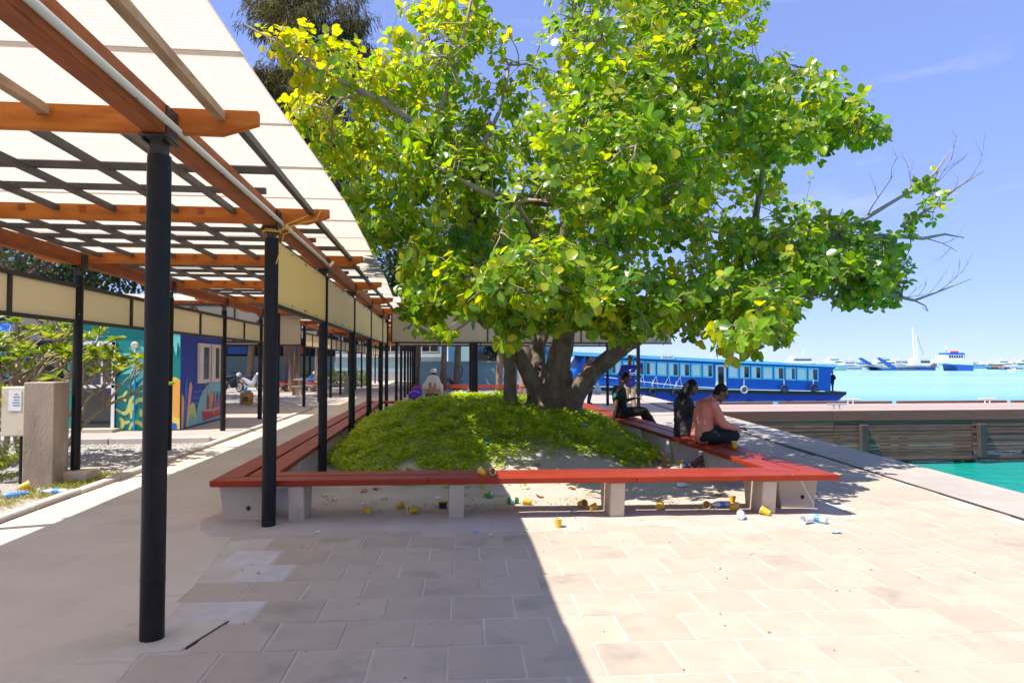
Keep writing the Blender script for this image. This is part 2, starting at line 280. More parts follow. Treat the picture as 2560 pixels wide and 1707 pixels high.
# ---------------------------------------------------------------- mesh helpers
def world_of(o):
    m = o.matrix_basis.copy()
    while o.parent is not None:
        o = o.parent; m = o.matrix_basis @ m
    return m
class MB:
    def __init__(s): s.v = []; s.f = []
    def add(s, vs, fs):
        b = len(s.v); s.v += [tuple(p) for p in vs]; s.f += [tuple(b+i for i in f) for f in fs]; return s
    def box(s, c, d, rz=0, mtx=None, taper=1.0):
        x, y, z = (k/2 for k in d)
        vs = [Vector((sx*x*(taper if sz < 0 else 1), sy*y, sz*z)) for sz in (-1, 1) for sy in (-1, 1) for sx in (-1, 1)]
        m = mtx if mtx is not None else Matrix.Translation(c) @ Matrix.Rotation(rz, 4, 'Z')
        if mtx is not None: m = Matrix.Translation(c) @ mtx
        return s.add([m @ p for p in vs], [(0, 2, 3, 1), (4, 5, 7, 6), (0, 1, 5, 4), (2, 6, 7, 3), (0, 4, 6, 2), (1, 3, 7, 5)])
    def bar(s, a, b, w, h):
        a = Vector(a); b = Vector(b); d = (b-a); L = d.length; q = d.normalized().to_track_quat('Y', 'Z').to_matrix().to_4x4()
        return s.box((a+b)/2, (w, L, h), mtx=q)
    def prism(s, poly, z0, z1):
        n = len(poly); vs = [(p[0], p[1], z0) for p in poly]+[(p[0], p[1], z1) for p in poly]
        return s.add(vs, [tuple(range(n-1, -1, -1)), tuple(range(n, 2*n))]+[(i, (i+1) % n, n+(i+1) % n, n+i) for i in range(n)])
    def slab(s, pts, off):          # a flat outline given in space, thickened by the vector off
        n = len(pts); o = Vector(off); vs = [Vector(p) for p in pts]+[Vector(p)+o for p in pts]
        return s.add(vs, [tuple(range(n-1, -1, -1)), tuple(range(n, 2*n))]+[(i, (i+1) % n, n+(i+1) % n, n+i) for i in range(n)])
    def tube(s, pts, rs, n=8, cap=True):
        pts = [Vector(p) for p in pts]; k = len(pts)
        if not hasattr(rs, '__len__'): rs = [rs]*k
        ref = Vector((0, 0, 1)); vs = []; prev = None
        for i, p in enumerate(pts):
            t = (pts[min(i+1, k-1)]-pts[max(i-1, 0)])
            t = t.normalized() if t.length > 1e-9 else Vector((0, 0, 1))
            a = prev-t*prev.dot(t) if prev is not None else (ref if abs(t.z) < .9 else Vector((1, 0, 0))).cross(t)
            a.normalize(); prev = a; b = t.cross(a)
            for j in range(n):
                th = 2*math.pi*j/n; vs.append(p+(a*math.cos(th)+b*math.sin(th))*rs[i])
        fs = [(i*n+j, i*n+(j+1) % n, (i+1)*n+(j+1) % n, (i+1)*n+j) for i in range(k-1) for j in range(n)]
        if cap: fs += [tuple(range(n-1, -1, -1)), tuple((k-1)*n+j for j in range(n))]
        return s.add(vs, fs)
    def lathe(s, prof, n=16, c=(0, 0, 0), mtx=None, cap=True):
        m = Matrix.Translation(c) @ (mtx if mtx is not None else Matrix.Identity(4)); vs = []
        for r, z in prof:
            for j in range(n): vs.append(m @ Vector((r*math.cos(2*math.pi*j/n), r*math.sin(2*math.pi*j/n), z)))
        k = len(prof); fs = [(i*n+j, i*n+(j+1) % n, (i+1)*n+(j+1) % n, (i+1)*n+j) for i in range(k-1) for j in range(n)]
        if cap: fs += [tuple(range(n-1, -1, -1)), tuple((k-1)*n+j for j in range(n))]
        return s.add(vs, fs)
    def torus(s, c, R_, r, mtx=None, n=20, k=8):
        m = Matrix.Translation(c) @ (mtx if mtx is not None else Matrix.Identity(4)); vs = []
        for i in range(n):
            a = 2*math.pi*i/n
            for j in range(k):
                b = 2*math.pi*j/k; vs.append(m @ Vector(((R_+r*math.cos(b))*math.cos(a), (R_+r*math.cos(b))*math.sin(a), r*math.sin(b))))
        return s.add(vs, [(i*k+j, ((i+1) % n)*k+j, ((i+1) % n)*k+(j+1) % k, i*k+(j+1) % k) for i in range(n) for j in range(k)])
    def ball(s, c, r, n=12, mtx=None):
        r = (r, r, r) if not hasattr(r, '__len__') else r
        m = Matrix.Translation(c) @ (mtx if mtx is not None else Matrix.Identity(4)) @ Matrix.Diagonal((*r, 1))
        k = max(6, n//2+1); prof = [(math.sin(math.pi*i/k) if 0 < i < k else 1e-4, -math.cos(math.pi*i/k)) for i in range(k+1)]
        vs = [m @ Vector((p[0]*math.cos(2*math.pi*j/n), p[0]*math.sin(2*math.pi*j/n), p[1])) for p in prof for j in range(n)]
        fs = [(i*n+j, i*n+(j+1) % n, (i+1)*n+(j+1) % n, (i+1)*n+j) for i in range(k) for j in range(n)]
        return s.add(vs, fs+[tuple(range(n-1, -1, -1)), tuple(k*n+j for j in range(n))])
    def mesh(s, name, m, inv=None, smooth=False, bevel=0):
        me = bpy.data.meshes.new(name); v = s.v
        if inv is not None: v = [inv @ Vector(p) for p in v]
        me.from_pydata(v, [], s.f)
        if bevel:
            bm = bmesh.new(); bm.from_mesh(me)
            bmesh.ops.bevel(bm, geom=[e for e in bm.edges if len(e.link_faces) == 2 and e.calc_face_angle() > .5], offset=bevel, segments=1, affect='EDGES', clamp_overlap=True)
            bm.to_mesh(me); bm.free()
        if m: me.materials.append(MATS[m])
        if smooth: me.polygons.foreach_set('use_smooth', [True]*len(me.polygons))
        if smooth == 'auto':
            try: me.set_sharp_from_angle(angle=rad(40))
            except Exception: pass
        return me
    def build(s, name, m, parent=None, smooth=False, bevel=0):
        inv = world_of(parent).inverted() if parent is not None else None
        o = bpy.data.objects.new(name, s.mesh(name, m, inv, smooth, bevel)); col.objects.link(o)
        if parent is not None: o.parent = parent
        return o
def fast(name, V, F, m, parent=None, tint=None, smooth=False):
    """V (n,3) array, F (m,k) array of one face size"""
    me = bpy.data.meshes.new(name); V = np.asarray(V, dtype=np.float32); F = np.asarray(F, dtype=np.int32); k = F.shape[1]
    if parent is not None:
        L = world_of(parent); iv = np.array(L.inverted()); V = (V @ iv[:3, :3].T+iv[:3, 3]).astype(np.float32)
    me.vertices.add(len(V)); me.vertices.foreach_set('co', V.ravel())
    me.loops.add(F.size); me.loops.foreach_set('vertex_index', F.ravel())
    me.polygons.add(len(F)); me.polygons.foreach_set('loop_start', np.arange(len(F), dtype=np.int32)*k)
    if smooth: me.polygons.foreach_set('use_smooth', np.ones(len(F), dtype=bool))
    if tint is not None:
        a = me.color_attributes.new('tint', 'FLOAT_COLOR', 'POINT'); a.data.foreach_set('color', np.asarray(tint, dtype=np.float32).ravel())
    me.update(); me.validate()
    me.materials.append(MATS[m]); o = bpy.data.objects.new(name, me); col.objects.link(o)
    if parent is not None: o.parent = parent
    return o
def tag(o, label=None, cat=None, group=None, kind=None):
    for k, v in (('label', label), ('category', cat), ('group', group), ('kind', kind)):
        if v: o[k] = v
    return o
def thing(name, label, cat, loc=(0, 0, 0), group=None, rz=0):
    o = bpy.data.objects.new(name, None); col.objects.link(o); o.location = loc; o.rotation_euler = (0, 0, rz); o.empty_display_size = .1
    return tag(o, label, cat, group)
def copy_tree(o, parent=None):
    c = o.copy(); col.objects.link(c); c.parent = parent
    for ch in o.children: copy_tree(ch, c)
    return c
def share(name, me, parent, loc, rz=0, mtx=None):
    o = bpy.data.objects.new(name, me); col.objects.link(o); o.parent = parent
    if mtx is not None: o.matrix_basis = mtx
    else: o.location = loc; o.rotation_euler = (0, 0, rz)
    return o
def remesh(mb, name, m, parent, voxel, smooth=2, disp=None, matsplit=None):
    """union of closed shapes -> one continuous surface"""
    me = mb.mesh(name+'_src', None); ob = bpy.data.objects.new('tmp', me); col.objects.link(ob)
    md = ob.modifiers.new('r', 'REMESH'); md.mode = 'VOXEL'; md.voxel_size = voxel; md.use_smooth_shade = True
    if smooth:
        sm = ob.modifiers.new('s', 'SMOOTH'); sm.factor = .5; sm.iterations = smooth
    dg = bpy.context.evaluated_depsgraph_get(); out = bpy.data.meshes.new_from_object(ob.evaluated_get(dg))
    bpy.data.objects.remove(ob); bpy.data.meshes.remove(me); out.name = name
    n = len(out.vertices); co = np.empty(n*3, dtype=np.float32); out.vertices.foreach_get('co', co); co = co.reshape(-1, 3)
    if disp is not None:
        no = np.empty(n*3, dtype=np.float32); out.vertices.foreach_get('normal', no); no = no.reshape(-1, 3)
        co = co+no*np.array([disp(Vector(p)) for p in co], dtype=np.float32)[:, None]
    if parent is not None:
        iv = np.array(world_of(parent).inverted()); co = co @ iv[:3, :3].T+iv[:3, 3]
    out.vertices.foreach_set('co', co.astype(np.float32).ravel()); out.materials.clear(); out.materials.append(MATS[m])
    out.polygons.foreach_set('use_smooth', np.ones(len(out.polygons), dtype=bool)); out.update()
    o = bpy.data.objects.new(name, out); col.objects.link(o)
    if parent is not None: o.parent = parent
    return o
def cap(mb, a, ra, b, rb, n=12):
    """closed tapered capsule"""
    a = Vector(a); b = Vector(b); d = b-a; L = d.length
    if L < 1e-6: return mb.ball(a, max(ra, rb), n)
    t = d/L; pts = []; rs = []
    for q in (0, 25, 50, 75): pts.append(a-t*ra*math.cos(rad(q))); rs.append(max(1e-4, ra*math.sin(rad(q))))
    pts.append(a); rs.append(ra); pts.append(b); rs.append(rb)
    for q in (75, 50, 25, 0): pts.append(b+t*rb*math.cos(rad(q))); rs.append(max(1e-4, rb*math.sin(rad(q))))
    return mb.tube(pts, rs, n)
def sm(a, b, x):
    t = min(1, max(0, (x-a)/(b-a))); return t*t*(3-2*t)
# ================================================================ SETTING
WATER_Z = -1.75
EDGE = [(5.6, -6), (6.33, 3), (6.84, 7.41), (7.15, 9.95), (8.03, 17.64), (8.45, 20.8), (9.6, 31), (9.2, 42), (8, 70), (4, 200), (-60, 900)]
def edge_x(y):
    for (x0, y0), (x1, y1) in zip(EDGE, EDGE[1:]):
        if y0 <= y <= y1: return x0+(x1-x0)*(y-y0)/(y1-y0)
    return EDGE[0][0]
mb = MB(); mb.prism([(-300, -6)]+[(x-.5, y) for x, y in EDGE]+[(-300, 900)], -2.6, -.06)
tag(mb.build('ground', 'dirt'), kind='structure')
# the sea, out to the horizon
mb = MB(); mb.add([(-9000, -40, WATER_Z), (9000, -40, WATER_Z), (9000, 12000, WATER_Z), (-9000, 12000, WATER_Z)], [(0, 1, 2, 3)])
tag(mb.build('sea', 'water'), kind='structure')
# quay: wall and coping slabs
quay = MB().prism([(x-.55, y) for x, y in EDGE[:-2]]+[(x, y) for x, y in reversed(EDGE[:-2])], -2.7, -.07).build('quay', 'coping'); tag(quay, kind='structure')
y = -4.0; first = True
while y < 34:
    y2 = y+1.9
    p = [(edge_x(y+.006)-.9, y+.006), (edge_x(y+.006)+.05, y+.006), (edge_x(y2-.006)+.05, y2-.006), (edge_x(y2-.006)-.9, y2-.006)]
    MB().prism(p, -.3, .002).build('coping_slab', 'coping', quay, bevel=.008); y = y2
# dark expansion joint beside the coping
mb = MB(); ys = [-4+.5*i for i in range(60)]
pts = [(edge_x(q)-.985-.02*noise.noise((q, 0, 3)), q) for q in ys]
for (a, b), (c, d) in zip(pts, pts[1:]): mb.add([(a, b, .006), (a+.05+.02*noise.noise((b*2, 5, 1)), b, .006), (c+.05+.02*noise.noise((d*2, 5, 1)), d, .006), (c, d, .006)], [(0, 1, 2, 3)])
tag(mb.build('expansion_joint', 'joint_dark'), kind='structure')
# promenade sheet
prom = MB().prism([(-1.9, -4)]+[(edge_x(q)-.95, q) for q in (-4, 0, 3, 7.4, 10, 13, 17.6, 20.8, 26, 31)]+[(9.0, 42), (7.5, 70), (3.4, 200), (-200, 200), (-200, 24), (-4.2, 24), (-4.2, 20.6), (-1.9, 20.6)], -.055, -.018)
tag(prom.build('promenade', 'far_paving'), kind='structure')
# walkway under the canopy
wk = MB(); nx, ny = 6, 60
for j in range(ny+1):
    for i in range(nx+1):
        x = -4.2+(2.36)*i/nx; q = -4+26*j/ny
        wk.v.append((x, q, -.004+.004*noise.noise((x*.8, q*.8, 0))))
wk.f = [(j*(nx+1)+i, j*(nx+1)+i+1, (j+1)*(nx+1)+i+1, (j+1)*(nx+1)+i) for j in range(ny) for i in range(nx)]
tag(wk.build('walkway', 'screed', smooth=True), kind='structure')
MB().prism([(-4.2, 22), (-1.84, 22), (-1.84, 60), (-4.2, 60)], -.05, -.005).build('walkway', 'screed')['kind'] = 'structure'
# kerb of the walkway: stones one by one
kerb = MB().prism([(-4.30, -2), (-4.22, -2), (-4.22, 22), (-4.30, 22)], -.06, .004).build('kerb', 'kerb'); tag(kerb, kind='structure')
for i in range(22):
    y0 = 2.0+i*.95; o = R.uniform(-.012, .012)
    MB().box((-4.27+o, y0+.475, .018+R.uniform(-.006, .004)), (.13, .935, .07)).build('kerb_stone', 'kerb', kerb, bevel=.012)
# paving slabs: square, half-bond, rows turned 2.3 degrees
A = rad(2.3); ca, sa = math.cos(A), math.sin(A)
def st(s, t): return (s*ca+t*sa, -s*sa+t*ca)
pav = MB().prism([st(-2.2, 1.5), st(6.1, 1.5), st(6.1, 10.6), st(-2.2, 10.6)], -.05, -.005)
pav = pav.build('pavement', 'joint_sand'); tag(pav, kind='structure')
tiles = []
for k in range(4):
    m_ = MB(); a = .1945
    m_.v = []; jit = [R.uniform(-.003, .003) for _ in range(8)]
    m_.prism([(-a+jit[0], -a+jit[1]), (a+jit[2], -a+jit[3]), (a+jit[4], a+jit[5]), (-a+jit[6], a+jit[7])], -.04, 0)
    tiles.append((m_.mesh('slab', 'paver', bevel=.006), m_.mesh('slab', 'paver_pale', bevel=.006)))
pale_at = [gd(626, 1398), gd(653, 1437), gd(577, 1537), gd(1500, 1700)]
pale_at = pale_at[:3]
def left_edge(y): return -1.56-.1*(y-3.5)
nt_ = 0
for r_ in range(22):
    t = 2.2+.4*r_+.2
    s = -1.9+.2*(r_ % 2)
    for c_ in range(24):
        s0 = s+.4*c_+.2; x, y = st(s0, t)
        if y > 6.5 and x < 4.35: continue
        if x-.17 < left_edge(y) or x > edge_x(y)-1.02: continue
        px = x/max(y, .1)
        if px > 1.3 or y < 2.2: continue
        pale = any((Vector((x, y, 0))-p).length < .2 for p in pale_at)
        o = share('slab', R.choice(tiles)[1 if pale else 0], pav, (x, y, R.uniform(-.0025, .0025)), -A+R.uniform(-.006, .006))
        o.rotation_euler.x = R.uniform(-.004, .004); o.rotation_euler.y = R.uniform(-.004, .004); nt_ += 1
# border pieces along the walkway edge
for i in range(7):
    y0 = 2.75+i*.52; x = left_edge(y0)
    MB().prism([(x-.30, y0+.01), (x+.02, y0+.01), (x-.03, y0+.5), (x-.35, y0+.5)], -.04, -.001+R.uniform(-.002, .002)).build('border_slab', 'screed', pav, bevel=.006)

# sand and the planted mound
def mound(x, y):
    dx = (x-.75)/(2.75 if x < .75 else 3.0); dy = (y-13.3)/(4.9 if y < 13.3 else 6.5)
    r2 = dx*dx+dy*dy
    return (.76*max(0, 1-r2)**.9 if r2 < 1 else 0), math.sqrt(r2)
def ground_h(x, y):
    n1 = noise.noise((x*.9, y*.9, 2.2)); n2 = noise.noise((x*3.1, y*3.1, 7.7)); n3 = noise.noise((x*9, y*9, 1.7))
    yy = y+.25*n1+.04*x
    h = -.034+.052*sm(5.35, 6.9, yy+.12*n2)
    h -= .07*sm(3.75, 4.55, x+.25*n1+.1*n2)                 # dies out on the promenade
    h -= .07*(1-sm(-2.75, -2.0, x+.25*n1+.08*n2))            # and on the walkway
    h += .006*n2+.0025*n3
    if -1.9 < x < 3.9 and y > 6.9:
        m_, r = mound(x, y); k = min(1, (x+1.9)/.5, (3.9-x)/.5)
        h += (m_*(1+.06*n1)+.02*n2*min(1, m_*4))*max(0, k)
    return h
NX, NY = 150, 260; X0, X1, Y0, Y1 = -3.0, 5.2, 4.9, 20.9
xs = np.linspace(X0, X1, NX); ys = np.linspace(Y0, Y1, NY)
V = np.array([(x, y, ground_h(x, y)) for y in ys for x in xs]); I = np.arange(NX*NY).reshape(NY, NX)
F = np.stack([I[:-1, :-1].ravel(), I[:-1, 1:].ravel(), I[1:, 1:].ravel(), I[1:, :-1].ravel()], 1)
tag(fast('sand', V, F, 'sand', smooth=True), kind='structure')

# left strip: grass, gravel bed, paved platform in front of the kiosk
def strip_h(x, y): return -.01+.02*noise.noise((x*1.3, y*1.3, 4))+.008*noise.noise((x*5, y*5, 8))
NX2, NY2 = 70, 90; xs2 = np.linspace(-12, -4.32, NX2); ys2 = np.linspace(2, 14.2, NY2)
V2 = np.array([(x, y, strip_h(x, y)) for y in ys2 for x in xs2]); I2 = np.arange(NX2*NY2).reshape(NY2, NX2)
F2 = np.stack([I2[:-1, :-1].ravel(), I2[:-1, 1:].ravel(), I2[1:, 1:].ravel(), I2[1:, :-1].ravel()], 1)
tag(fast('gravel_bed', V2, F2, 'gravel', smooth=True), kind='structure')
plat = MB().prism([(-16, 13.9), (-4.32, 14.25), (-4.32, 24), (-16, 24)], -.05, .03).build('platform', 'far_paving'); tag(plat, kind='structure')
for i in range(12): MB().box((-4.9-.92*i, 13.93-.026*i, .02), (.9, .16, .16), rz=rad(1.7)).build('kerb_stone', 'kerb', plat, bevel=.012)
pv = []
for i in range(1500):
    x, y = R.uniform(-8.5, -4.4), R.uniform(9.4, 13.8); pv.append((x, y, R.uniform(.012, .034)))
t_ = MB().ball((0, 0, 0), 1, 6); tv = np.array(t_.v); tf = t_.f
b_ = MB()
for x, y, r in pv:
    q = tv*np.array([r, r*R.uniform(.6, 1), r*.55]); b_.add([(p[0]+x, p[1]+y, p[2]+strip_h(x, y)+.004) for p in q], tf)
tag(b_.build('gravel', 'pebble', smooth=True), 'loose pale gravel lying beside the walkway kerb', 'gravel', kind='stuff')

# ---------------------------------------------------------------- timber jetty on the right
jet = thing('jetty', 'dark timber jetty with slatted side standing in green water beyond the quay', 'jetty', (9, 21, WATER_Z))
JY0, JY1, JX0, JX1 = 20.85, 24.6, 8.3, 44.0
nb = 11
for i in range(nb):
    w_ = (JY1-JY0)/nb; MB().box(((JX0+JX1)/2, JY0+w_*(i+.5), -.045), (JX1-JX0, w_-.012, .05)).build('deck_board', 'wood_deck', jet)
seg = [8.3, 12.6, 17.4, 22.2, 27.0, 33, 38.5, 44]
for a, b in zip(seg, seg[1:]):
    MB().box(((a+b)/2, JY0-.05, -.165), (b-a-.01, .05, .33)).build('edge_beam', 'wood_cap', jet, bevel=.01)
    MB().box(((a+b)/2, JY1+.03, .02), (b-a-.25, .12, .10)).build('kerb_rail', 'wood_cap', jet)
    MB().box(((a+b)/2, JY1+.1, -.3), (b-a-.01, .08, .5)).build('edge_beam', 'wood_cap', jet)
z = -.375; i = 0
while z > -1.56:
    for a, b in zip(seg, seg[1:]):
        if i >= 9 and R.random() < .3: a += R.uniform(.6, 1.9)
        if i >= 9 and R.random() < .3: b -= R.uniform(.6, 1.9)
        o = MB().box(((a+b)/2, JY0-.03+R.uniform(-.012, .012), z), (b-a-.012, .045, .103)).build('slat', 'wood_dark', jet)
    if i < 11: MB().box((26, JY1+.12, z), (35.4, .05, .10)).build('slat', 'wood_dark', jet)
    z -= .116; i += 1
for a, b in zip(seg, seg[1:]): MB().box(((a+b)/2, JY0+.02, -1.62), (b-a-.01, .10, .05)).build('bottom_rail', 'wood_cap', jet)
for x in (13.57, 17.68, 21.8, 26, 30.2): MB().box((x, JY0-.14, -1.0), (.27, .17, 1.12)).build('fender', 'wood_black', jet, bevel=.03)
for x in np.arange(9.4, 44, 2.65):
    for y_ in (21.3, 24.1): MB().tube([(x, y_, -2.7), (x, y_, -.08)], .17, 10).build('pile', 'wood_dark', jet)
    MB().box((x, (JY0+JY1)/2, -.2), (.2, JY1-JY0-.2, .2)).build('cross_beam', 'wood_dark', jet)
cle = None
for k, (x, y_, lb) in enumerate(((15.4, 24.3, 'white metal cleat on the jetty nearest the ferry stern'), (21.0, 24.3, 'white metal cleat on the far edge of the jetty right of the ferry'), (13.2, 21.6, 'low grey cleat on the near edge of the jetty deck'), (20.6, 21.6, 'grey cleat on the near jetty edge at the right'))):
    c = thing('cleat', lb, 'cleat', (x, y_, -.02), 'mooring cleats on the jetty')
    mm = 'white_paint' if k < 2 else 'boat_grey'
    for s in (-.1, .1): MB().tube([(x+s, y_, -.02), (x+s, y_, .15)], .025, 8).build('post', mm, c)
    MB().tube([(x-.36, y_, .16), (x+.36, y_, .16)], .028, 8).build('horn', mm, c)
# ================================================================ COVERED WALKWAY
can = thing('covered_walkway', 'long timber canopy with translucent roof on black posts over the walkway', 'canopy', (-3.2, 4, 0))
PY = [4.07, 6.70, 9.66, 12.78, 15.86, 19.0]
XR, XL = -1.6, -4.8
def post(x, y, top, r, parent, z0=0, plinth=False):
    p = MB().lathe([(r, z0-.05), (r, .31), (r, .325), (r*1.02, .332), (r*1.02, .342), (r, .349), (r, .37), (r, top-.15), (r, top-.105), (r*.97, top-.09)], 18, (x, y, 0)).build('post', 'black_paint', parent, smooth='auto')
    MB().box((x, y, top-.045), (r*1.1, r*1.55, .10)).build('neck', 'bracket_black', p)
    MB().box((x, y, top+.004), (.15, .20, .012)).build('head_plate', 'bracket_black', p)
    return p
for i, y in enumerate(PY):
    post(XR, y, 2.82, .0645 if i < 2 else .060, can)
    if i >= 1: post(XL, y, 2.80, .058, can)
for x in (XR, XL):
    for a, b in zip([-2.5]+PY, PY+[20.6]):
        if b-a < .3: continue
        MB().box((x+R.uniform(-.004, .004), (a+b)/2, 2.925), (.115, b-a-.006, .175)).build('beam', 'timber_beam', can, bevel=.006)
        for s in (-1, 1):
            if a in PY: MB().box((x+s*.064, a, 2.90), (.012, .16, .20)).build('beam_bracket', 'bracket_black', can)
# rafters with chamfered ends
RY = [-1.4, 1.35]+[q+.0 for q in PY]
for y in RY:
    yy = y+.085
    pts = [(-5.42, yy, 2.965), (-5.22, yy, 2.895), (-1.29, yy, 2.895), (-1.08, yy, 2.965), (-1.08, yy, 3.045), (-5.42, yy, 3.045)]
    rf = MB().slab(pts, (0, .055, 0)).build('rafter', 'timber_orange', can, bevel=.004)
    for x in (-3.89, -3.35, -2.81, -2.28): MB().box((x, yy-.004, 3.0), (.055, .012, .05)).build('mortise_plug', 'timber_beam', rf)
# lengthwise battens (raw wood in the nearest bays, dark grey beyond) and cross bars
bays = list(zip(RY, RY[1:]+[20.4]))
for a, b in bays:
    raw = b <= 4.1
    xs_ = (-2.25, -1.27, -3.2, -4.2) if raw else (-4.60, -4.15, -3.60, -3.06, -2.52, -1.98, -1.27)
    for x in xs_:
        x += R.uniform(-.03, .03)
        MB().bar((x+R.uniform(-.02, .02), a+.15, 3.0), (x, b+.07, 3.0), .045 if not raw else .055, .05).build('batten', 'timber_raw' if raw else 'batten', can)
for a, b in bays:
    if b <= 4.1: continue
    n = 3 if b-a < 2.8 else 4
    for k in range(1, n+1):
        q = a+.1+(b-a)*k/(n+1)
        if a < 4.2 and k == 1: continue
        e = -1.26 if k % 2 == 0 else -1.52
        if k % 3 == 2: e = -1.27
        MB().box(((-5.0+e)/2, q, 3.052), (5.0+e, .042, .05)).build('cross_bar', 'batten', can)
# roof sheets, overlapping
y = -2.6; k = 0
while y < 20.5:
    L_ = 1.06
    z = 3.082+(.012 if k % 2 else 0)
    er = lambda q: -.99+.08*sm(3, 6.5, q)-.06*sm(7, 11, q)-.15*sm(11, 18, q)
    pts = [(-5.45, y), (er(y), y), (er(y+L_/2), y+L_/2), (er(y+L_), y+L_), (-5.45, y+L_)]
    MB().prism(pts, z, z+.006).build('roof_sheet', 'roof_sheet', can); y += L_-.05; k += 1
# white conduit along the beam
cp = [(-1.535, -2.4, 2.915), (-1.53, 1, 2.905), (-1.53, 4.1, 2.905), (-1.53, 6.8, 2.90), (-1.528, 9.2, 2.89), (-1.50, 9.5, 2.86), (-1.47, 9.62, 2.93)]
cd_ = MB().tube(cp, .022, 10).build('conduit', 'pvc', can, smooth=True)
for q in (1.2, 2.4, 3.6, 5.0, 6.4, 7.9, 9.0): MB().box((-1.532, q, 2.905), (.014, .03, .06)).build('conduit_clip', 'boat_rust', cd_)
# hanging fascia panels: framed cream on the far side, near-side plates with reflected yellow put into the first bay's colour
for a, b in zip([3.6, 6.7]+PY[2:], [6.7]+PY[2:]+[20.6]):
    for zz in (2.095, 2.565): MB().box((XL, (a+b)/2, zz), (.04, b-a-.12, .05)).build('fascia_rail', 'black_matt', can)
    m_ = (a+b)/2
    MB().box((XL, m_, 2.33), (.045, .055, .42)).build('fascia_mullion', 'black_matt', can)
    for c, d in ((a+.06, m_-.028), (m_+.028, b-.06)):
        MB().box((XL-.012, (c+d)/2, 2.33), (.01, d-c, .42)).build('fascia_panel', 'fascia_cream', can)
for i, (a, b) in enumerate(zip(PY[1:], PY[2:]+[20.6])):
    m_ = (a+b)/2
    for c, d in ((a+.045, m_-.004), (m_+.004, b-.05)):
        MB().box((XR+.03, (c+d)/2, 2.42), (.010, d-c, .60)).build('fascia_panel', 'fascia_yellow_bounce' if i < 1 else 'fascia_cream', can)
        for s in (0, .5, 1):
            for zz in (2.15, 2.69): MB().ball((XR+.037, c+.04+(d-c-.08)*s, zz), .009, 6).build('rivet', 'bracket_black', can)
    MB().box((XR, m_, 2.105), (.05, b-a-.13, .04)).build('fascia_rail', 'black_matt', can)
    MB().box((XR, m_, 2.735), (.04, b-a-.13, .03)).build('fascia_rail', 'black_matt', can)
# plinth of the far-side post, pad of the nearest post
MB().box((XL+.02, 9.66, .05), (.42, .40, .16)).build('plinth', 'concrete', can, bevel=.02)
pd = MB().prism([(-1.86, 3.86), (-1.38, 3.90), (-1.26, 4.30), (-1.80, 4.30)], -.03, .007).build('post_pad', 'screed', can, bevel=.005)
MB().prism([(-1.366, 3.92), (-1.36, 3.92), (-1.248, 4.29), (-1.254, 4.29)], -.02, .008).build('pad_edge', 'bracket_black', pd)
# yellow string tied round the second post head
st_ = thing('string', 'frayed yellow string tied round the second post and rafter end', 'string', (XR, 6.7, 2.8))
lp = []
for i in range(26): a = i*.75; lp.append((XR+.085*math.cos(a), 6.7+.085*math.sin(a), 2.80+.012*math.sin(i)))
MB().tube(lp, .006, 6).build('knot', 'rope_yellow', st_)
MB().tube([(XR+.08, 6.68, 2.80), (XR+.14, 6.66, 2.86), (XR+.27, 6.7, 2.93), (-1.23, 6.78, 3.0), (-1.2, 6.80, 3.05)], .006, 6).build('strand', 'rope_yellow', st_)
MB().tube([(XR+.09, 6.67, 2.81), (XR+.18, 6.64, 2.84), (XR+.21, 6.66, 2.80), (XR+.12, 6.66, 2.77), (XR+.09, 6.64, 2.6), (XR+.06, 6.63, 2.48)], .005, 6).build('strand', 'rope_yellow', st_)
MB().tube([(XR+.10, 6.67, 2.81), (XR+.3, 6.72, 2.9), (-1.19, 6.73, 2.93), (-1.16, 6.79, 3.03)], .005, 6).build('strand', 'rope_yellow', st_)

# ================================================================ the canopy that crosses behind the tree, and the walkway beyond it
cr_ = thing('cross_canopy', 'second canopy crossing behind the tree with cream fascia boards and diagonal braces', 'canopy', (0, 21, 0))
CY0, CY1 = 20.95, 24.6
def transom(x0, x1, y, nseg, z0=2.18, z1=3.22, brace=True, mname='fascia_grey'):
    MB().box(((x0+x1)/2, y-.02, z0-.03), (x1-x0, .06, .05)).build('fascia_rail', 'black_matt', cr_)
    MB().box(((x0+x1)/2, y-.02, z1+.02), (x1-x0, .06, .05)).build('fascia_rail', 'black_matt', cr_)
    w_ = (x1-x0)/nseg
    for k in range(nseg):
        a = x0+w_*k; MB().box((a+w_/2, y, (z0+z1)/2), (w_-.02, .012, z1-z0)).build('fascia_panel', mname, cr_)
        MB().box((a, y-.022, (z0+z1)/2), (.04, .03, z1-z0)).build('fascia_mullion', 'bracket_black', cr_)
        if brace:
            p, q = ((a, z0), (a+w_, z1)) if k % 2 else ((a, z1), (a+w_, z0))
            MB().bar((p[0], y-.026, p[1]), (q[0], y-.026, q[1]), .04, .04).build('brace', 'wood_dark', cr_)
transom(-1.45, 7.3, CY0, 6); transom(-12.0, -4.85, CY0, 6); transom(-1.45, 7.3, CY1, 6, brace=False); transom(-12, -4.85, CY1, 5, brace=False)
def thin_post(x, y, top, parent, r=.055): MB().tube([(x, y, -.05), (x, y, top)], r, 12).build('post', 'black_paint', parent, smooth='auto')
for x in (-11.5, -8.2, XL, XR, 1.12): thin_post(x, CY0+.07, 3.2, cr_)
thin_post(5.80, 19.55, 3.2, cr_); MB().box((5.80, 20.35, 3.22), (.1, 1.7, .12)).build('beam', 'timber_beam', cr_)
for x in (-11.5, -8.2, 1.2, 4.4, 6.12): thin_post(x, CY1-.07, 3.2, cr_)
thin_post(.95, CY0+.12, 3.2, cr_, .045)
for y in (CY0+.15, CY1-.15): MB().box((-2.4, y, 3.30), (19.4, .11, .16)).build('beam', 'timber_beam', cr_)
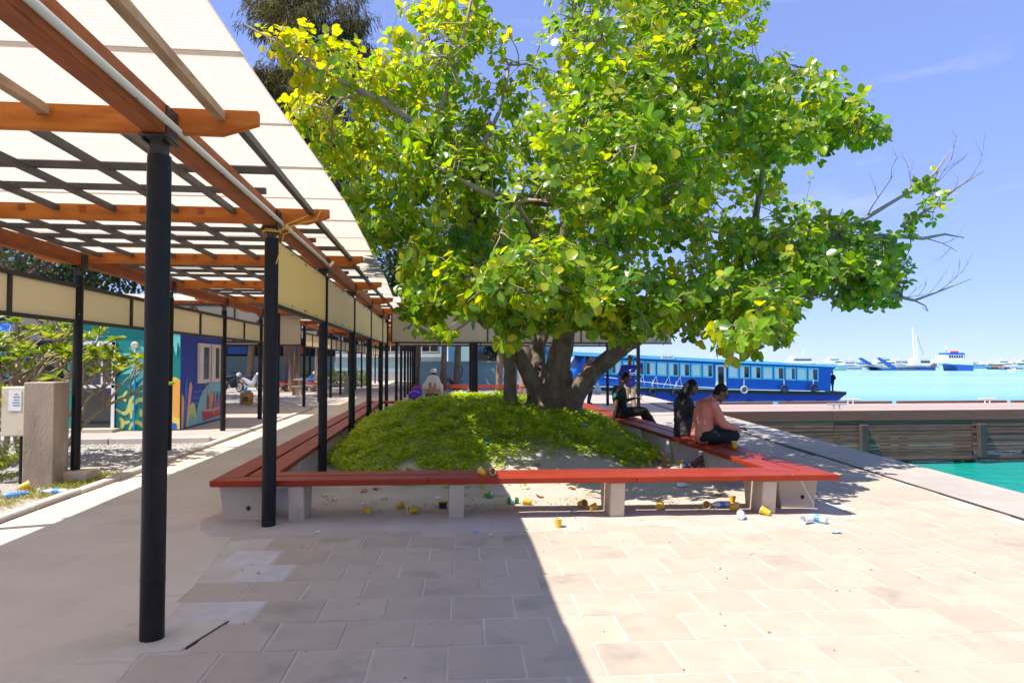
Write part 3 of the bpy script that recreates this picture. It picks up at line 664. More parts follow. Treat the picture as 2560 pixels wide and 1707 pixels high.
for x in np.arange(-11.8, 7.3, 1.2): MB().box((x, (CY0+CY1)/2, 3.42), (.05, CY1-CY0+.9, .12)).build('rafter', 'timber_orange', cr_)
for k in range(18): MB().box((-11.8+1.08*k, (CY0+CY1)/2, 3.49+.007*(k % 2)), (1.12, CY1-CY0+1.1, .006)).build('roof_sheet', 'roof_sheet', cr_)
fw = thing('covered_walkway', 'far part of the colonnade running on towards the teal building', 'canopy', (-3.2, 25, 0))
FY = [25.0+3.0*i for i in range(11)]
for i, y in enumerate(FY):
    thin_post(XR+.05, y, 2.85, fw)
    if i != 0 or True: thin_post(XL, y, 2.85, fw)
for x in (XR, XL):
    MB().box((x, 40, 2.93), (.12, 31, .18)).build('beam', 'timber_beam', fw)
for y in FY:
    MB().box((-3.2, y+.1, 2.98), (4.2, .055, .14)).build('rafter', 'timber_orange', fw)
    for zz in (2.12, 2.60): MB().box((XL, y+1.5, zz), (.04, 2.9, .05)).build('fascia_rail', 'black_matt', fw)
    for c in (.8, 2.25): MB().box((XL-.012, y+c, 2.36), (.01, 1.4, .44)).build('fascia_panel', 'fascia_cream', fw)
    MB().box((XL, y+1.5, 2.36), (.045, .055, .42)).build('fascia_mullion', 'black_matt', fw)
for k in range(30): MB().box((-3.1, 25.1+1.04*k, 3.085+.008*(k % 2)), (4.3, 1.08, .006)).build('roof_sheet', 'roof_sheet', fw)

# ================================================================ BENCHES round the planter
OUT = [Vector((-2.18, 6.81)), Vector((4.02, 6.54)), Vector((4.08, 20.6)), Vector((-2.17, 20.6))]
def inset(d):
    n = 4; res = []
    for i in range(n):
        p0, p1, p2 = OUT[i-1], OUT[i], OUT[(i+1) % n]
        d1 = (p1-p0).normalized(); d2 = (p2-p1).normalized(); n1 = Vector((-d1.y, d1.x)); n2 = Vector((-d2.y, d2.x))
        a = p0+n1*d; b = p1+n2*d
        t = ((b-a).x*d2.y-(b-a).y*d2.x)/(d1.x*d2.y-d1.y*d2.x); res.append(a+d1*t)
    return res
bl = [('bench', 'red front bench of the planter with two yellow cups on its seat'), ('bench', 'red bench on the sea side of the planter with three people sitting on it'),
      ('bench', 'red bench at the back of the planter carrying the purple backpack'), ('bench', 'long red bench along the covered walkway side of the planter')]
o0, o1, o2, o3 = inset(0), inset(.245), inset(.283), inset(.53)
BEN = []
for i in range(4):
    j = (i+1) % 4; mid = (OUT[i]+OUT[j])/2; b = thing('bench', bl[i][1], 'bench', (mid.x, mid.y, 0), 'red benches round the tree planter'); BEN.append(b)
    dv = (OUT[j]-OUT[i]).normalized()*.002
    for p, q in ((o0, o1), (o2, o3)):
        ns = 3 if i in (0, 2) else 5; A_, B_, C_, D_ = p[i]+dv, p[j]-dv, q[j]-dv, q[i]+dv
        for k in range(ns):
            t0, t1 = k/ns+(.0004 if k else 0), (k+1)/ns-(.0004 if k < ns-1 else 0); dz = R.uniform(-.0025, .0025)
            pk = MB().prism([tuple(A_.lerp(B_, t0)), tuple(A_.lerp(B_, t1)), tuple(D_.lerp(C_, t1)), tuple(D_.lerp(C_, t0))], .362+dz, .42+dz).build('plank', 'bench_red', b, bevel=.007)
            for t in (t0+.02/ns, t1-.02/ns):
                for u in (.3, .7): sp = A_.lerp(B_, t).lerp(D_.lerp(C_, t), u); MB().lathe([(.007, .4205+dz), (.005, .4225+dz)], 8, (sp.x, sp.y, 0)).build('screw', 'bracket_black', pk)
def leg(b, x, y, along, hole=False, mname='concrete', sc_=1):
    """trapezoid concrete block, 'along' = direction across the seat"""
    a = Vector((along[0], along[1], 0)).normalized(); t = Vector((-a.y, a.x, 0)); c = Vector((x, y, 0)); w0, w1, th = .17, .235, .075
    pts = [c-a*w1+Vector((0, 0, .36)), c+a*w1+Vector((0, 0, .36)), c+a*w0+Vector((0, 0, -.08)), c-a*w0+Vector((0, 0, -.08))]
    l = MB().slab([p-t*th for p in pts], t*2*th).build('leg', mname, b, bevel=.01)
    if hole:
        s = -1 if t.y > 0 else 1
        MB().lathe([(.02, 0), (.022, .004)], 12, c+t*th*s+t*s*.001+a*.05+Vector((0, 0, .13)), mtx=(t*s).to_track_quat('Z', 'Y').to_matrix().to_4x4()).build('hole', 'joint_dark', l)
fy = lambda x: 6.81-.27*(x+2.18)/6.2
for x in (-1.38, .17, 1.77, 3.32): leg(BEN[0], x, fy(x)+.27, (0, 1))
leg(BEN[3], -1.9, 7.02, (1, 0), True)
for y in (8.5, 10.0, 11.5, 13.0, 14.5, 16, 17.5, 19, 20.2): leg(BEN[3], -1.9, y, (1, 0))
leg(BEN[1], 3.77, 6.98, (1, 0), True)
for y in (8.95, 10.35, 11.85, 13.35, 14.85, 16.35, 17.85, 19.35, 20.3): leg(BEN[1], 3.80, y, (1, 0))
for x in (-1.2, .3, 1.8, 3.2): leg(BEN[2], x, 20.33, (0, 1))
# ================================================================ THE BIG FIG TREE
tb = Vector((2.05, 12.5, ground_h(2.05, 12.5)))
tree = thing('fig_tree', 'spreading fig tree with several fused trunks and glossy round leaves on the mound', 'tree', tb)
def limb(pts, n=None):   # (x, y, distance, radius) in the 2352-wide view -> [(point, radius)]
    return [(ad(x, y, d), r) for x, y, d, r in pts]
LIMBS = [
 limb([(1262, 985, 12.45, .42), (1270, 925, 12.45, .33), (1278, 860, 12.45, .26), (1292, 790, 12.4, .21), (1310, 720, 12.3, .18), (1360, 620, 12.0, .15), (1430, 500, 11.6, .15), (1490, 380, 11.2, .12), (1545, 240, 10.8, .09), (1590, 110, 10.5, .06), (1610, -40, 10.4, .04)]),
 limb([(1288, 985, 12.35, .30), (1316, 914, 12.2, .21), (1356, 858, 12.1, .172), (1410, 812, 12.0, .158), (1464, 774, 11.9, .150), (1550, 716, 11.6, .135), (1680, 660, 11.3, .14), (1790, 590, 11.1, .115), (1870, 558, 11.0, .095), (1960, 548, 11.0, .075), (2060, 542, 11.0, .048), (2120, 548, 11.0, .032), (2170, 538, 11.0, .020), (2215, 546, 11.0, .009)]),
 limb([(1240, 965, 12.7, .26), (1230, 880, 12.8, .18), (1234, 800, 12.95, .16), (1250, 740, 13.1, .16), (1268, 640, 13.3, .14), (1300, 520, 13.5, .13), (1330, 380, 13.4, .10), (1350, 200, 13.2, .07), (1360, 30, 13, .04)]),
 limb([(1176, 975, 12.2, .17), (1172, 900, 12.2, .12), (1168, 830, 12.2, .108), (1160, 760, 12.1, .108), (1150, 700, 11.9, .12), (1110, 620, 11.4, .11), (1082, 545, 10.8, .10), (1095, 480, 10.3, .085), (1115, 415, 9.9, .08), (1100, 398, 9.8, .075), (1030, 360, 9.6, .06), (970, 295, 9.4, .052), (880, 232, 9.2, .045), (800, 195, 9.0, .036), (710, 150, 8.8, .026), (630, 95, 8.7, .016), (560, 55, 8.6, .008)]),
 limb([(1250, 930, 12.35, .18), (1218, 868, 12.3, .14), (1190, 810, 12.3, .125), (1140, 735, 12.4, .13), (1100, 690, 12.6, .11), (1040, 600, 12.8, .09), (980, 520, 12.7, .07), (900, 440, 12.4, .05), (800, 370, 12, .03)]),
 limb([(1150, 735, 12.2, .10), (1115, 742, 12.0, .085), (1098, 728, 11.9, .07)]),
 limb([(1005, 345, 9.55, .045), (1012, 250, 9.4, .04), (1045, 160, 9.3, .034), (1070, 60, 9.2, .026), (1095, -60, 9.2, .016)]),
 limb([(1112, 410, 9.9, .05), (1112, 330, 9.9, .04), (1150, 250, 10, .03), (1170, 150, 10, .02)]),
 limb([(1240, 560, 9.4, .055), (1185, 470, 9.0, .05), (1150, 540, 8.7, .03)]),
 limb([(1430, 500, 11.6, .10), (1300, 470, 10.4, .09), (1220, 460, 9.6, .075), (1130, 450, 9.0, .05), (1050, 410, 8.7, .028), (985, 372, 8.5, .010)]),
 limb([(1330, 690, 12.2, .13), (1330, 610, 11.0, .10), (1300, 600, 9.6, .08), (1270, 620, 8.4, .05), (1260, 650, 7.5, .03)]),
 limb([(1560, 730, 11.6, .10), (1600, 680, 10.4, .08), (1630, 660, 9.3, .06), (1680, 680, 8.3, .04), (1740, 740, 7.6, .022), (1740, 800, 7.3, .012)]),
 limb([(1490, 380, 11.2, .10), (1600, 350, 10.8, .08), (1720, 325, 10.5, .06), (1830, 318, 10.3, .05), (1920, 305, 10.2, .036), (2000, 300, 10.2, .022), (2050, 325, 10.2, .012)]),
 limb([(1680, 660, 11.3, .09), (1730, 540, 11.2, .07), (1745, 440, 11.2, .05), (1760, 330, 11.0, .035), (1790, 200, 10.8, .02)]),
 limb([(1870, 558, 11.0, .06), (1990, 500, 11, .04), (2090, 440, 11, .028), (2145, 400, 11, .02), (2185, 345, 11, .008)]),
 limb([(2070, 520, 11, .03), (2150, 470, 11, .024), (2200, 430, 11.0, .016), (2262, 392, 11, .006)]),
 limb([(1790, 590, 11.1, .08), (1880, 640, 10.8, .06), (1960, 660, 10.6, .045), (2040, 676, 10.6, .035), (2100, 690, 10.6, .026), (2150, 672, 10.6, .014), (2232, 640, 10.6, .005)]),
 limb([(2100, 690, 10.6, .016), (2125, 702, 10.6, .010), (2132, 715, 10.5, .006), (2118, 705, 10.5, .004)]),
 limb([(1292, 790, 12.4, .14), (1340, 640, 11.4, .10), (1420, 560, 10.2, .08), (1500, 480, 9.3, .055), (1560, 420, 8.7, .035)]),
 limb([(1430, 500, 11.6, .10), (1400, 330, 11.0, .08), (1340, 240, 10.4, .05), (1330, 110, 10.0, .03)]),
 limb([(1255, 740, 13.1, .14), (1150, 560, 13.6, .11), (1050, 420, 13.8, .08), (950, 320, 13.6, .05)]),
 limb([(1300, 520, 13.5, .11), (1500, 420, 14.5, .09), (1700, 330, 14.8, .06), (1850, 260, 14.6, .03)]),
 limb([(1680, 660, 11.3, .09), (1750, 640, 12.6, .07), (1850, 600, 13.6, .05), (1950, 560, 14, .03)]),
]
mb = MB()
for L_ in LIMBS:
    for (a, ra), (b, rb) in zip(L_, L_[1:]):
        if ra > .055: cap(mb, a, ra, b, rb, 10)
# aerial roots fused to the trunk base, root flare
for k in range(15):
    a = rad(360*k/15+R.uniform(-8, 8)); rr = .40+R.uniform(-.03, .05)
    x0, y0 = tb.x+rr*1.15*math.cos(a), tb.y+rr*.9*math.sin(a); a2 = a+R.uniform(-.35, .35)
    x1, y1 = tb.x+.05+rr*.72*math.cos(a2), tb.y+rr*.6*math.sin(a2)
    h0 = ground_h(x0, y0)
    cap(mb, (x0, y0, h0-.12), R.uniform(.04, .085), ((x0+x1)/2+R.uniform(-.07, .07), (y0+y1)/2, h0+.35), R.uniform(.035, .06), 8)
    cap(mb, ((x0+x1)/2, (y0+y1)/2, h0+.35), .05, (x1, y1, h0+.85), .035, 8)
for k in range(9):
    a = rad(40*k+R.uniform(-12, 12)); x0, y0 = tb.x+.95*math.cos(a), tb.y+.8*math.sin(a)
    cap(mb, (tb.x+.35*math.cos(a), tb.y+.3*math.sin(a), tb.z+.10), .14, (x0, y0, ground_h(x0, y0)-.06), .05, 8)
def bark_d(p):
    return .034*noise.noise((p.x*5, p.y*5, p.z*2.4))+.020*noise.noise((p.x*13, p.y*13, p.z*6))-.022*abs(noise.noise((p.x*9, p.y*9, p.z*1.4)))
trunk = remesh(mb, 'trunk', 'bark', tree, .022, 1, bark_d)
# nodes of the wood
nodes = []; nr = []
def dens(L_, step=.22):
    for (a, ra), (b, rb) in zip(L_, L_[1:]):
        n = max(1, int((b-a).length/step))
        for k in range(n): t = k/n; nodes.append(a.lerp(b, t)); nr.append(ra+(rb-ra)*t)
    nodes.append(L_[-1][0]); nr.append(L_[-1][1])
thin = MB()
for L_ in LIMBS:
    dens(L_)
    seq = [q for q in L_ if q[1] <= .075]
    if len(seq) >= 2: thin.tube([q[0] for q in seq], [q[1]*.95 for q in seq], 7)
# crown lobes: x, y, rx, ry (2352-wide view), distance, depth radius, share
LOBES = [(1000, 360, 150, 90, 9.2, .9, 4), (1720, 430, 200, 170, 15.6, 2.4, 9), (1480, 340, 280, 220, 16.0, 2.4, 7), (1240, 742, 95, 36, 8.3, .5, 1.6), (1420, 735, 95, 42, 8.2, .5, 2), (1450, 330, 260, 220, 8.6, 1.2, 7), (1300, 695, 140, 48, 8.2, .7, 3), (1130, 690, 90, 60, 8.6, .7, 1.8), (820, 330, 120, 110, 11.2, 1.5, 4.5), (860, 500, 90, 100, 11.0, 1.2, 3), (860, 200, 110, 80, 10.2, 1.2, 2.2), (1060, 40, 130, 90, 10.2, 1.0, 3), (1400, 420, 400, 290, 11.0, 3.6, 36), (970, 440, 220, 230, 11.2, 2.4, 13), (1010, 150, 170, 160, 9.9, 1.4, 6), (745, 140, 120, 75, 9.0, .7, 1.3),
         (660, 70, 90, 60, 8.8, .5, .5), (700, 265, 75, 75, 10.2, .9, 1.4), (1470, 110, 260, 180, 10.4, 2.2, 14), (1790, 250, 200, 140, 10.3, 1.6, 12), (1960, 285, 95, 62, 10.2, .8, 2.6),
         (1850, 600, 235, 120, 10.8, 2.0, 17), (2010, 640, 90, 75, 10.6, .9, 3.0), (1650, 690, 220, 105, 8.9, 1.7, 10), (1730, 765, 110, 60, 7.7, .8, 2.2), (1270, 640, 210, 95, 8.0, 1.2, 9),
         (1010, 640, 120, 100, 9.6, 1.3, 5), (960, 710, 60, 45, 9.4, .6, 1.0), (2140, 440, 55, 45, 11.0, .4, .55), (2100, 520, 70, 25, 11.0, .3, .25),
         (1350, -110, 420, 110, 11.4, 3.0, 12), (1600, 40, 180, 110, 10.4, 1.6, 5), (1480, 740, 55, 40, 8.0, .5, .8), (1170, 770, 28, 40, 8.2, .3, .35), (1020, 765, 25, 25, 8.8, .2, .15), (1300, 450, 300, 250, 13.6, 2.2, 10), (1700, 430, 200, 160, 13.2, 1.8, 5)]
tot = sum(l[-1] for l in LOBES)
def sample(n, shell):
    out = []
    while len(out) < n:
        q = R.uniform(0, tot)
        for l in LOBES:
            q -= l[-1]
            if q <= 0: break
        v = Vector((R.gauss(0, 1), R.gauss(0, 1), R.gauss(0, 1))).normalized()*(R.random()**shell)
        x, y, d = l[0]+l[2]*v.x, l[1]+l[3]*v.y, l[4]+l[5]*v.z
        if d < 5.6: continue
        p = ad(x, y, d)
        if p.x < -.55 and p.z < 3.45: continue
        if p.z < 1.5: continue
        # keep the sky window between the two upper lobes and the two right-hand boughs
        if 1130 < x < 1230 and y < 95 and R.random() < .85: continue
        if 1640 < x < 1760 and 415 < y < 500 and R.random() < .8: continue
        if 1800 < x < 1960 and 370 < y < 470 and R.random() < .85: continue
        out.append(p)
    return out
def attach(p, r0, r1, n=7, seg=4):
    A_ = NA[:cnt[0]]; dv = A_-np.array(p); k = int(np.argmin((dv*dv).sum(1)+np.where(NR[:cnt[0]] > .012, 0, .25)))
    a = Vector(A_[k]); d = p-a; L_ = d.length
    if L_ < .05: return None
    side = Vector((R.uniform(-1, 1), R.uniform(-1, 1), R.uniform(-.2, .9)))*L_*.18
    pts = [a+d*t+side*math.sin(math.pi*t)*(1-.3*t)+Vector((R.uniform(-1, 1), R.uniform(-1, 1), R.uniform(-1, 1)))*.015 for t in [i/seg for i in range(seg+1)]]
    ra = min(r0, NR[k]*.8+.002); rs = [ra+(r1-ra)*i/seg for i in range(seg+1)]
    thin.tube(pts, rs, n)
    for q, r_ in zip(pts[1:], rs[1:]):
        if cnt[0] < len(NA): NA[cnt[0]] = q; NR[cnt[0]] = r_; cnt[0] += 1
    return pts
NA = np.zeros((34000, 3)); NR = np.zeros(34000); cnt = [len(nodes)]
NA[:len(nodes)] = [tuple(p) for p in nodes]; NR[:len(nodes)] = nr
sub = sample(170, .45); sub.sort(key=lambda p: np.min(((NA[:cnt[0]]-np.array(p))**2).sum(1)))
for p in sub: attach(p, .035, .012, 6, 6)
tips = sample(5450, .40); tips.sort(key=lambda p: np.min(((NA[:cnt[0]]-np.array(p))**2).sum(1)))
tip_dirs = []
for p in tips:
    q = attach(p, .011, .0045, 4, 4)
    d = (q[-1]-q[-2]).normalized() if q else Vector((0, 0, 1)); tip_dirs.append(d)
br = thin.build('branches', 'twig', tree, smooth=True); br['kind'] = 'stuff'
# dead bare twigs at the right
def spray(p, d, L_, r, lv, out):
    n = 4; pts = [p]; q = p; dd = d.copy()
    for k in range(n):
        dd = (dd+Vector((R.uniform(-.25, .25), R.uniform(-.25, .25), R.uniform(-.12, .28)))).normalized(); q = q+dd*L_/n; pts.append(q)
    out.tube(pts, [r*(1-.16*k) for k in range(n+1)], 5)
    if lv:
        for k in (2, 3, 4):
            if R.random() < .85: spray(pts[k], (dd+Vector((R.uniform(-.9, .9), R.uniform(-.6, .6), R.uniform(-.5, .8)))).normalized(), L_*R.uniform(.35, .65), r*.55, lv-1, out)
DEAD = [((2120, 470, 11), (2185, 345), .30, .010), ((2150, 470, 11), (2262, 392), .34, .009), ((2110, 545, 11), (2290, 540), .5, .010), ((2150, 672, 10.6), (2232, 640), .35, .008), ((2040, 676, 10.6), (2132, 715), .4, .008), ((2070, 546, 11), (2200, 470), .5, .010), ((1990, 500, 11), (2020, 380), .5, .010), ((2090, 440, 11), (2130, 370), .4, .008)]
for (x, y, d), (x2, y2), L_, r in DEAD:
    a_ = ad(x, y, d); b_ = ad(x2, y2, d); dead = MB(); spray(a_, (b_-a_).normalized(), max(L_, (b_-a_).length*.8), r, 2, dead)
    o = dead.build('bare_twig', 'dead_twig', tree, smooth=True); o['kind'] = 'stuff'
# leaves
LT = np.array([(0, 0, 0), (0, .30, -.015), (0, .62, -.03), (0, 1, -.10), (-.27, .17, .045), (-.375, .52, .055), (-.23, .86, -.01), (.27, .17, .045), (.375, .52, .055), (.23, .86, -.01)])
LF = np.array([(0, 1, 4), (1, 5, 4), (1, 2, 5), (2, 6, 5), (2, 3, 6), (0, 7, 1), (1, 7, 8), (1, 8, 2), (2, 8, 9), (2, 9, 3)])
LRIB = np.array([1, 1, 1, 1, 0, 0, 0, 0, 0, 0.])
LP = []; LD = []; LN = []; LS = []; LC = []
tmin, tmax = 1.6, 7.5
for p, d in zip(tips, tip_dirs):
    u, v, q = proj(p); young = sm(1400, 600, u)*sm(700, 150, v) if False else max(0, min(1, (1250-u)/700))*max(0, min(1, (620-v)/450))  # weight rising towards the upper left of the view, makes the tint yellower
    n = R.randint(6, 9); a0 = R.uniform(0, 6.28); ax = (d+Vector((0, 0, .35))).normalized()
    e1 = ax.orthogonal().normalized(); e2 = ax.cross(e1); clump = R.gauss(0, .17)
    for k in range(n):
        a = a0+k*2.4; ra = e1*math.cos(a)+e2*math.sin(a)
        up = R.uniform(-.25, .75); dr = (ra+ax*up+Vector((0, 0, -.18))).normalized()
        nn = (ax*1.0-ra*.35+Vector((-.25, -.25, .75))+Vector((R.gauss(0, .38), R.gauss(0, .38), R.gauss(0, .3))))
        nn = (nn-dr*nn.dot(dr)).normalized()
        s = R.choice((R.uniform(.06, .11), R.uniform(.10, .155), R.uniform(.12, .175)))
        LP.append(p-ax*R.uniform(0, .16)+dr*.03); LD.append(dr); LN.append(nn); LS.append(s)
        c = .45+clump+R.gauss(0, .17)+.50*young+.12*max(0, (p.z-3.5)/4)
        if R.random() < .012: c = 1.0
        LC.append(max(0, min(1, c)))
LP = np.array([tuple(p) for p in LP]); LD = np.array([tuple(p) for p in LD]); LN = np.array([tuple(p) for p in LN]); LS = np.array(LS); LC = np.array(LC)
LX = np.cross(LD, LN)
wv = rng.uniform(.85, 1.2, len(LP)); cv = rng.uniform(.2, 2.2, len(LP))
def leaf_verts(idx):
    t = LT[None]*np.stack([wv[idx], np.ones(len(idx)), cv[idx]], 1)[:, None, :]*LS[idx, None, None]
    return LP[idx, None, :]+t[..., 0:1]*LX[idx, None, :]+t[..., 1:2]*LD[idx, None, :]+t[..., 2:3]*LN[idx, None, :]
# the 300 leaves that show largest are objects of their own
fv = np.array(tuple(_f)); rv = np.array(tuple(_r)); uv = np.array(tuple(_u))
rel = LP-np.array([0, 0, CAM_H]); dq = rel @ fv; px = 1280+1707*(rel @ rv)/dq; py = 853.5-1707*(rel @ uv)/dq
score = np.where((px > 0) & (px < 2560) & (py > 0) & (py < 1707), LS*(.4+np.abs((LN*rel).sum(1))/dq)/dq, 0)
near = np.argsort(-score)[:300]; rest = np.setdiff1d(np.arange(len(LP)), near)
V = leaf_verts(rest).reshape(-1, 3); n = len(rest)
F = (LF[None]+np.arange(n)[:, None, None]*10).reshape(-1, 3)
tint = np.zeros((n, 10, 4)); tint[..., 0] = LC[rest, None]; tint[..., 1] = LRIB[None]; tint[..., 3] = 1
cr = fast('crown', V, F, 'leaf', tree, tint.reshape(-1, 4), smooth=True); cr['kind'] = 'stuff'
lm = []
for c in range(9):
    me = bpy.data.meshes.new('leaf'); me.from_pydata([(v_[0], v_[1], v_[2]*1.2) for v_ in LT], [], [tuple(int(i) for i in f) for f in LF])
    a = me.color_attributes.new('tint', 'FLOAT_COLOR', 'POINT')
    for i in range(10): a.data[i].color = (.16+.09*c, LRIB[i], 0, 1)
    me.materials.append(MATS['leaf']); me.polygons.foreach_set('use_smooth', [True]*10); lm.append(me)
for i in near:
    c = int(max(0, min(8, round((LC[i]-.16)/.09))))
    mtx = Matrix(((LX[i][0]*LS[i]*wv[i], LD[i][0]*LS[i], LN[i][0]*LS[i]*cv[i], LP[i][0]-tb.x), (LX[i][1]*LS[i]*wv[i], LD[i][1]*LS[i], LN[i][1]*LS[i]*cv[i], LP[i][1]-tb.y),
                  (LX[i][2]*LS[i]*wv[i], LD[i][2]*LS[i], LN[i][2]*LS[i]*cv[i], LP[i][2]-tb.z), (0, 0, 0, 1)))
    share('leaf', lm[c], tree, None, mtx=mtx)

# ---------------------------------------------------------------- ground cover on the mound
def cover_edge(x):     # how near the camera the green reaches
    return 8.5+.25*sm(-1, 0, x)+.85*sm(.2, 1.6, x)+.6*sm(2.6, 3.4, x)
n = 0; P_ = []; D_ = []; N_ = []; S_ = []; C_ = []
while n < 27000:
    x, y = R.uniform(-1.75, 3.72), R.uniform(7.3, 18.5)
    nz1 = noise.noise((x*1.1, y*1.1, 9)); nz2 = noise.noise((x*3.5, y*3.5, 4))
    e = y-cover_edge(x)+.35*nz1+.2*nz2; m_, r = mound(x, y)
    if r > 1.06: continue
    pr = sm(-.35, .3, e)
    if e < 0 and x < 1.2: pr = max(pr, .08*sm(-1.4, -.1, e)*(1 if nz2 > -.1 else .1))
    if y > 14.5: pr *= .45
    if nz1 < -.28: pr *= .45
    if R.random() > pr: continue
    h = ground_h(x, y); hh = (R.uniform(.01, .09)+(.10*R.random() if nz2 > .05 else 0))*(1+.5*nz1)*min(1, .35+pr); nl = R.randint(4, 6); a0 = R.uniform(0, 6.28)
    cc = .50+.3*nz1+.15*nz2+R.gauss(0, .14)
    for k in range(nl):
        a = a0+k*6.28/nl+R.uniform(-.3, .3); el = R.uniform(-.1, .8)
        d = Vector((math.cos(a)*math.cos(el), math.sin(a)*math.cos(el), math.sin(el)))
        nn = Vector((-math.cos(a)*math.sin(el)+R.gauss(0, .25), -math.sin(a)*math.sin(el)+R.gauss(0, .25), math.cos(el))).normalized()
        P_.append((x+R.gauss(0, .012), y+R.gauss(0, .012), h+hh+R.uniform(-.015, .015))); D_.append(tuple(d)); N_.append(tuple(nn)); S_.append(R.uniform(.028, .062)*(1.25 if nz2 > .15 else .9)); C_.append(max(0, min(1, cc+R.gauss(0, .08))))
    n += 1
def small_leaves(name, P_, D_, N_, S_, C_, m_, parent=None, wid=.32):
    P_, D_, N_, S_, C_ = map(np.array, (P_, D_, N_, S_, C_)); X_ = np.cross(D_, N_); X_ /= np.linalg.norm(X_, axis=1)[:, None]+1e-9
    T = np.array([(0, 0, 0), (-wid, .5, .06), (0, 1, -.05), (wid, .5, .06)])
    t = T[None]*S_[:, None, None]
    V = P_[:, None]+t[..., 0:1]*X_[:, None]+t[..., 1:2]*D_[:, None]+t[..., 2:3]*N_[:, None]
    k = len(P_); F = (np.array([(0, 3, 2), (0, 2, 1)])[None]+np.arange(k)[:, None, None]*4).reshape(-1, 3)
    tint = np.zeros((k, 4, 4)); tint[..., 0] = C_[:, None]; tint[..., 3] = 1
    return fast(name, V.reshape(-1, 3), F, m_, parent, tint.reshape(-1, 4))
tag(small_leaves('ground_cover', P_, D_, N_, S_, C_, 'cover_leaf'), 'low bright green creeping plants covering the mound', 'plants', kind='stuff')
# dry grass on the sand and along the kerb
P_ = []; D_ = []; N_ = []; S_ = []; C_ = []
def tuft(x, y, h, n, spread, ln, c):
    for k in range(n):
        a = R.uniform(0, 6.28); el = R.uniform(.35, 1.4); d = (math.cos(a)*math.cos(el), math.sin(a)*math.cos(el), math.sin(el))
        P_.append((x+R.gauss(0, spread), y+R.gauss(0, spread), h)); D_.append(d); N_.append((-d[1], d[0], .3)); S_.append(R.uniform(.5, 1)*ln); C_.append(max(0, min(1, c+R.gauss(0, .2))))
for i in range(520):
    x, y = R.uniform(-1.4, 3.3), R.uniform(6.7, 9.8); q = noise.noise((x*1.4, y*1.4, 12))
    if q < .02 or (R.random() > .75 and y < 7.2): continue
    tuft(x, y, ground_h(x, y), R.randint(5, 10), .03, .05, .35 if x < 1 else .62)
for i in range(900):
    x, y = R.uniform(-6.6, -4.4), R.uniform(7.8, 10.2)
    if noise.noise((x*1.2, y*1.2, 3)) < -.12: continue
    tuft(x, y, strip_h(x, y), 9, .05, .09, .35 if y > 8.8 else .6)
tag(small_leaves('grass', P_, D_, N_, S_, C_, 'dry_grass', wid=.07), 'thin dry grass in tufts on the sand and beside the kerb', 'grass', kind='stuff')
# fallen dead leaves, one by one
dl = bpy.data.meshes.new('dead_leaf'); dl.from_pydata([(v_[0], v_[1]-.5, v_[2]*2+.02+.1*(abs(v_[0]))) for v_ in LT], [], [tuple(int(i) for i in f) for f in LF]); dl.materials.append(M['dead_leaf'])
for i in range(46):
    x, y = R.uniform(-1.3, 3.4), R.uniform(7.2, 13)
    o = bpy.data.objects.new('fallen_leaf', dl); col.objects.link(o); s = R.uniform(.09, .14); o.scale = (s, s, s)
    o.location = (x, y, ground_h(x, y)+(.045 if y > 9 else .012)); o.rotation_euler = (R.uniform(-.3, .3), R.uniform(-.3, .3), R.uniform(0, 6.28))
    tag(o, 'curled brown fallen leaf lying on the mound or sand inside the benches', 'leaf', 'fallen leaves inside the benches')
# ================================================================ KIOSK with the mural
KX0, KX1, KY0, KY1, KH = -8.2, -5.78, 16.05, 19.15, 2.46
kio = thing('kiosk', 'small teal and navy kiosk painted with palm leaves, coral and waves', 'kiosk', ((KX0+KX1)/2, (KY0+KY1)/2, .03))
MB().box(((KX0+KX1)/2-.006, (KY0+KY1)/2, KH/2+.03), (KX1-KX0-.02, KY1-KY0-.03, KH-.02)).build('wall', 'teal_wall', kio)
MB().box((KX1-.004, (KY0+KY1)/2+.0, KH/2+.03), (.02, KY1-KY0-.04, KH-.01)).build('side_wall', 'blue_wall', kio)['label'] = 'navy blue side wall with windows'
MB().box(((KX0+KX1)/2, (KY0+KY1)/2, KH+.06), (KX1-KX0+.12, KY1-KY0+.12, .08)).build('roof', 'wall_white', kio)
FYk = KY0+.012
def front(poly, m_, dy=0, nm='mural_shape'):   # (x, z) outline on the front wall
    MB().slab([(x, FYk-.006-dy, z) for x, z in poly], (0, -.003, 0)).build(nm, m_, kio)
def side(poly, m_, dx=0, nm='mural_shape'):    # (y, z) outline on the side wall
    MB().slab([(KX1+.008+dx, y, z) for y, z in poly], (.003, 0, 0)).build(nm, m_, kio)
def frond(cx, cz, ang, L, w):
    c, s = math.cos(ang), math.sin(ang); pts = []
    for t, k in ((0, .12), (.25, .75), (.55, 1), (.8, .7), (1, 0), (.8, -.7), (.55, -1), (.25, -.75), (0, -.12)):
        a = t*L; b = k*w; pts.append((cx+a*c-b*s, cz+a*s+b*c))
    return [(max(-7.12, min(-5.80, x)), min(2.44, z)) for x, z in pts]
for i, d in enumerate((172, 184, 193, 202, 211, 221, 232, 244, 257, 160, 150)):
    front(frond(-6.12+.10*math.cos(rad(d)), 1.62+.05*i*0, rad(d), .95 if i < 7 else .75, .05), 'mural_aqua', .0003*i)
for i, d in enumerate((262, 275, 288, 300)): front(frond(-5.95, 2.44, rad(d), .75, .05), 'mural_aqua', .004+.0003*i)
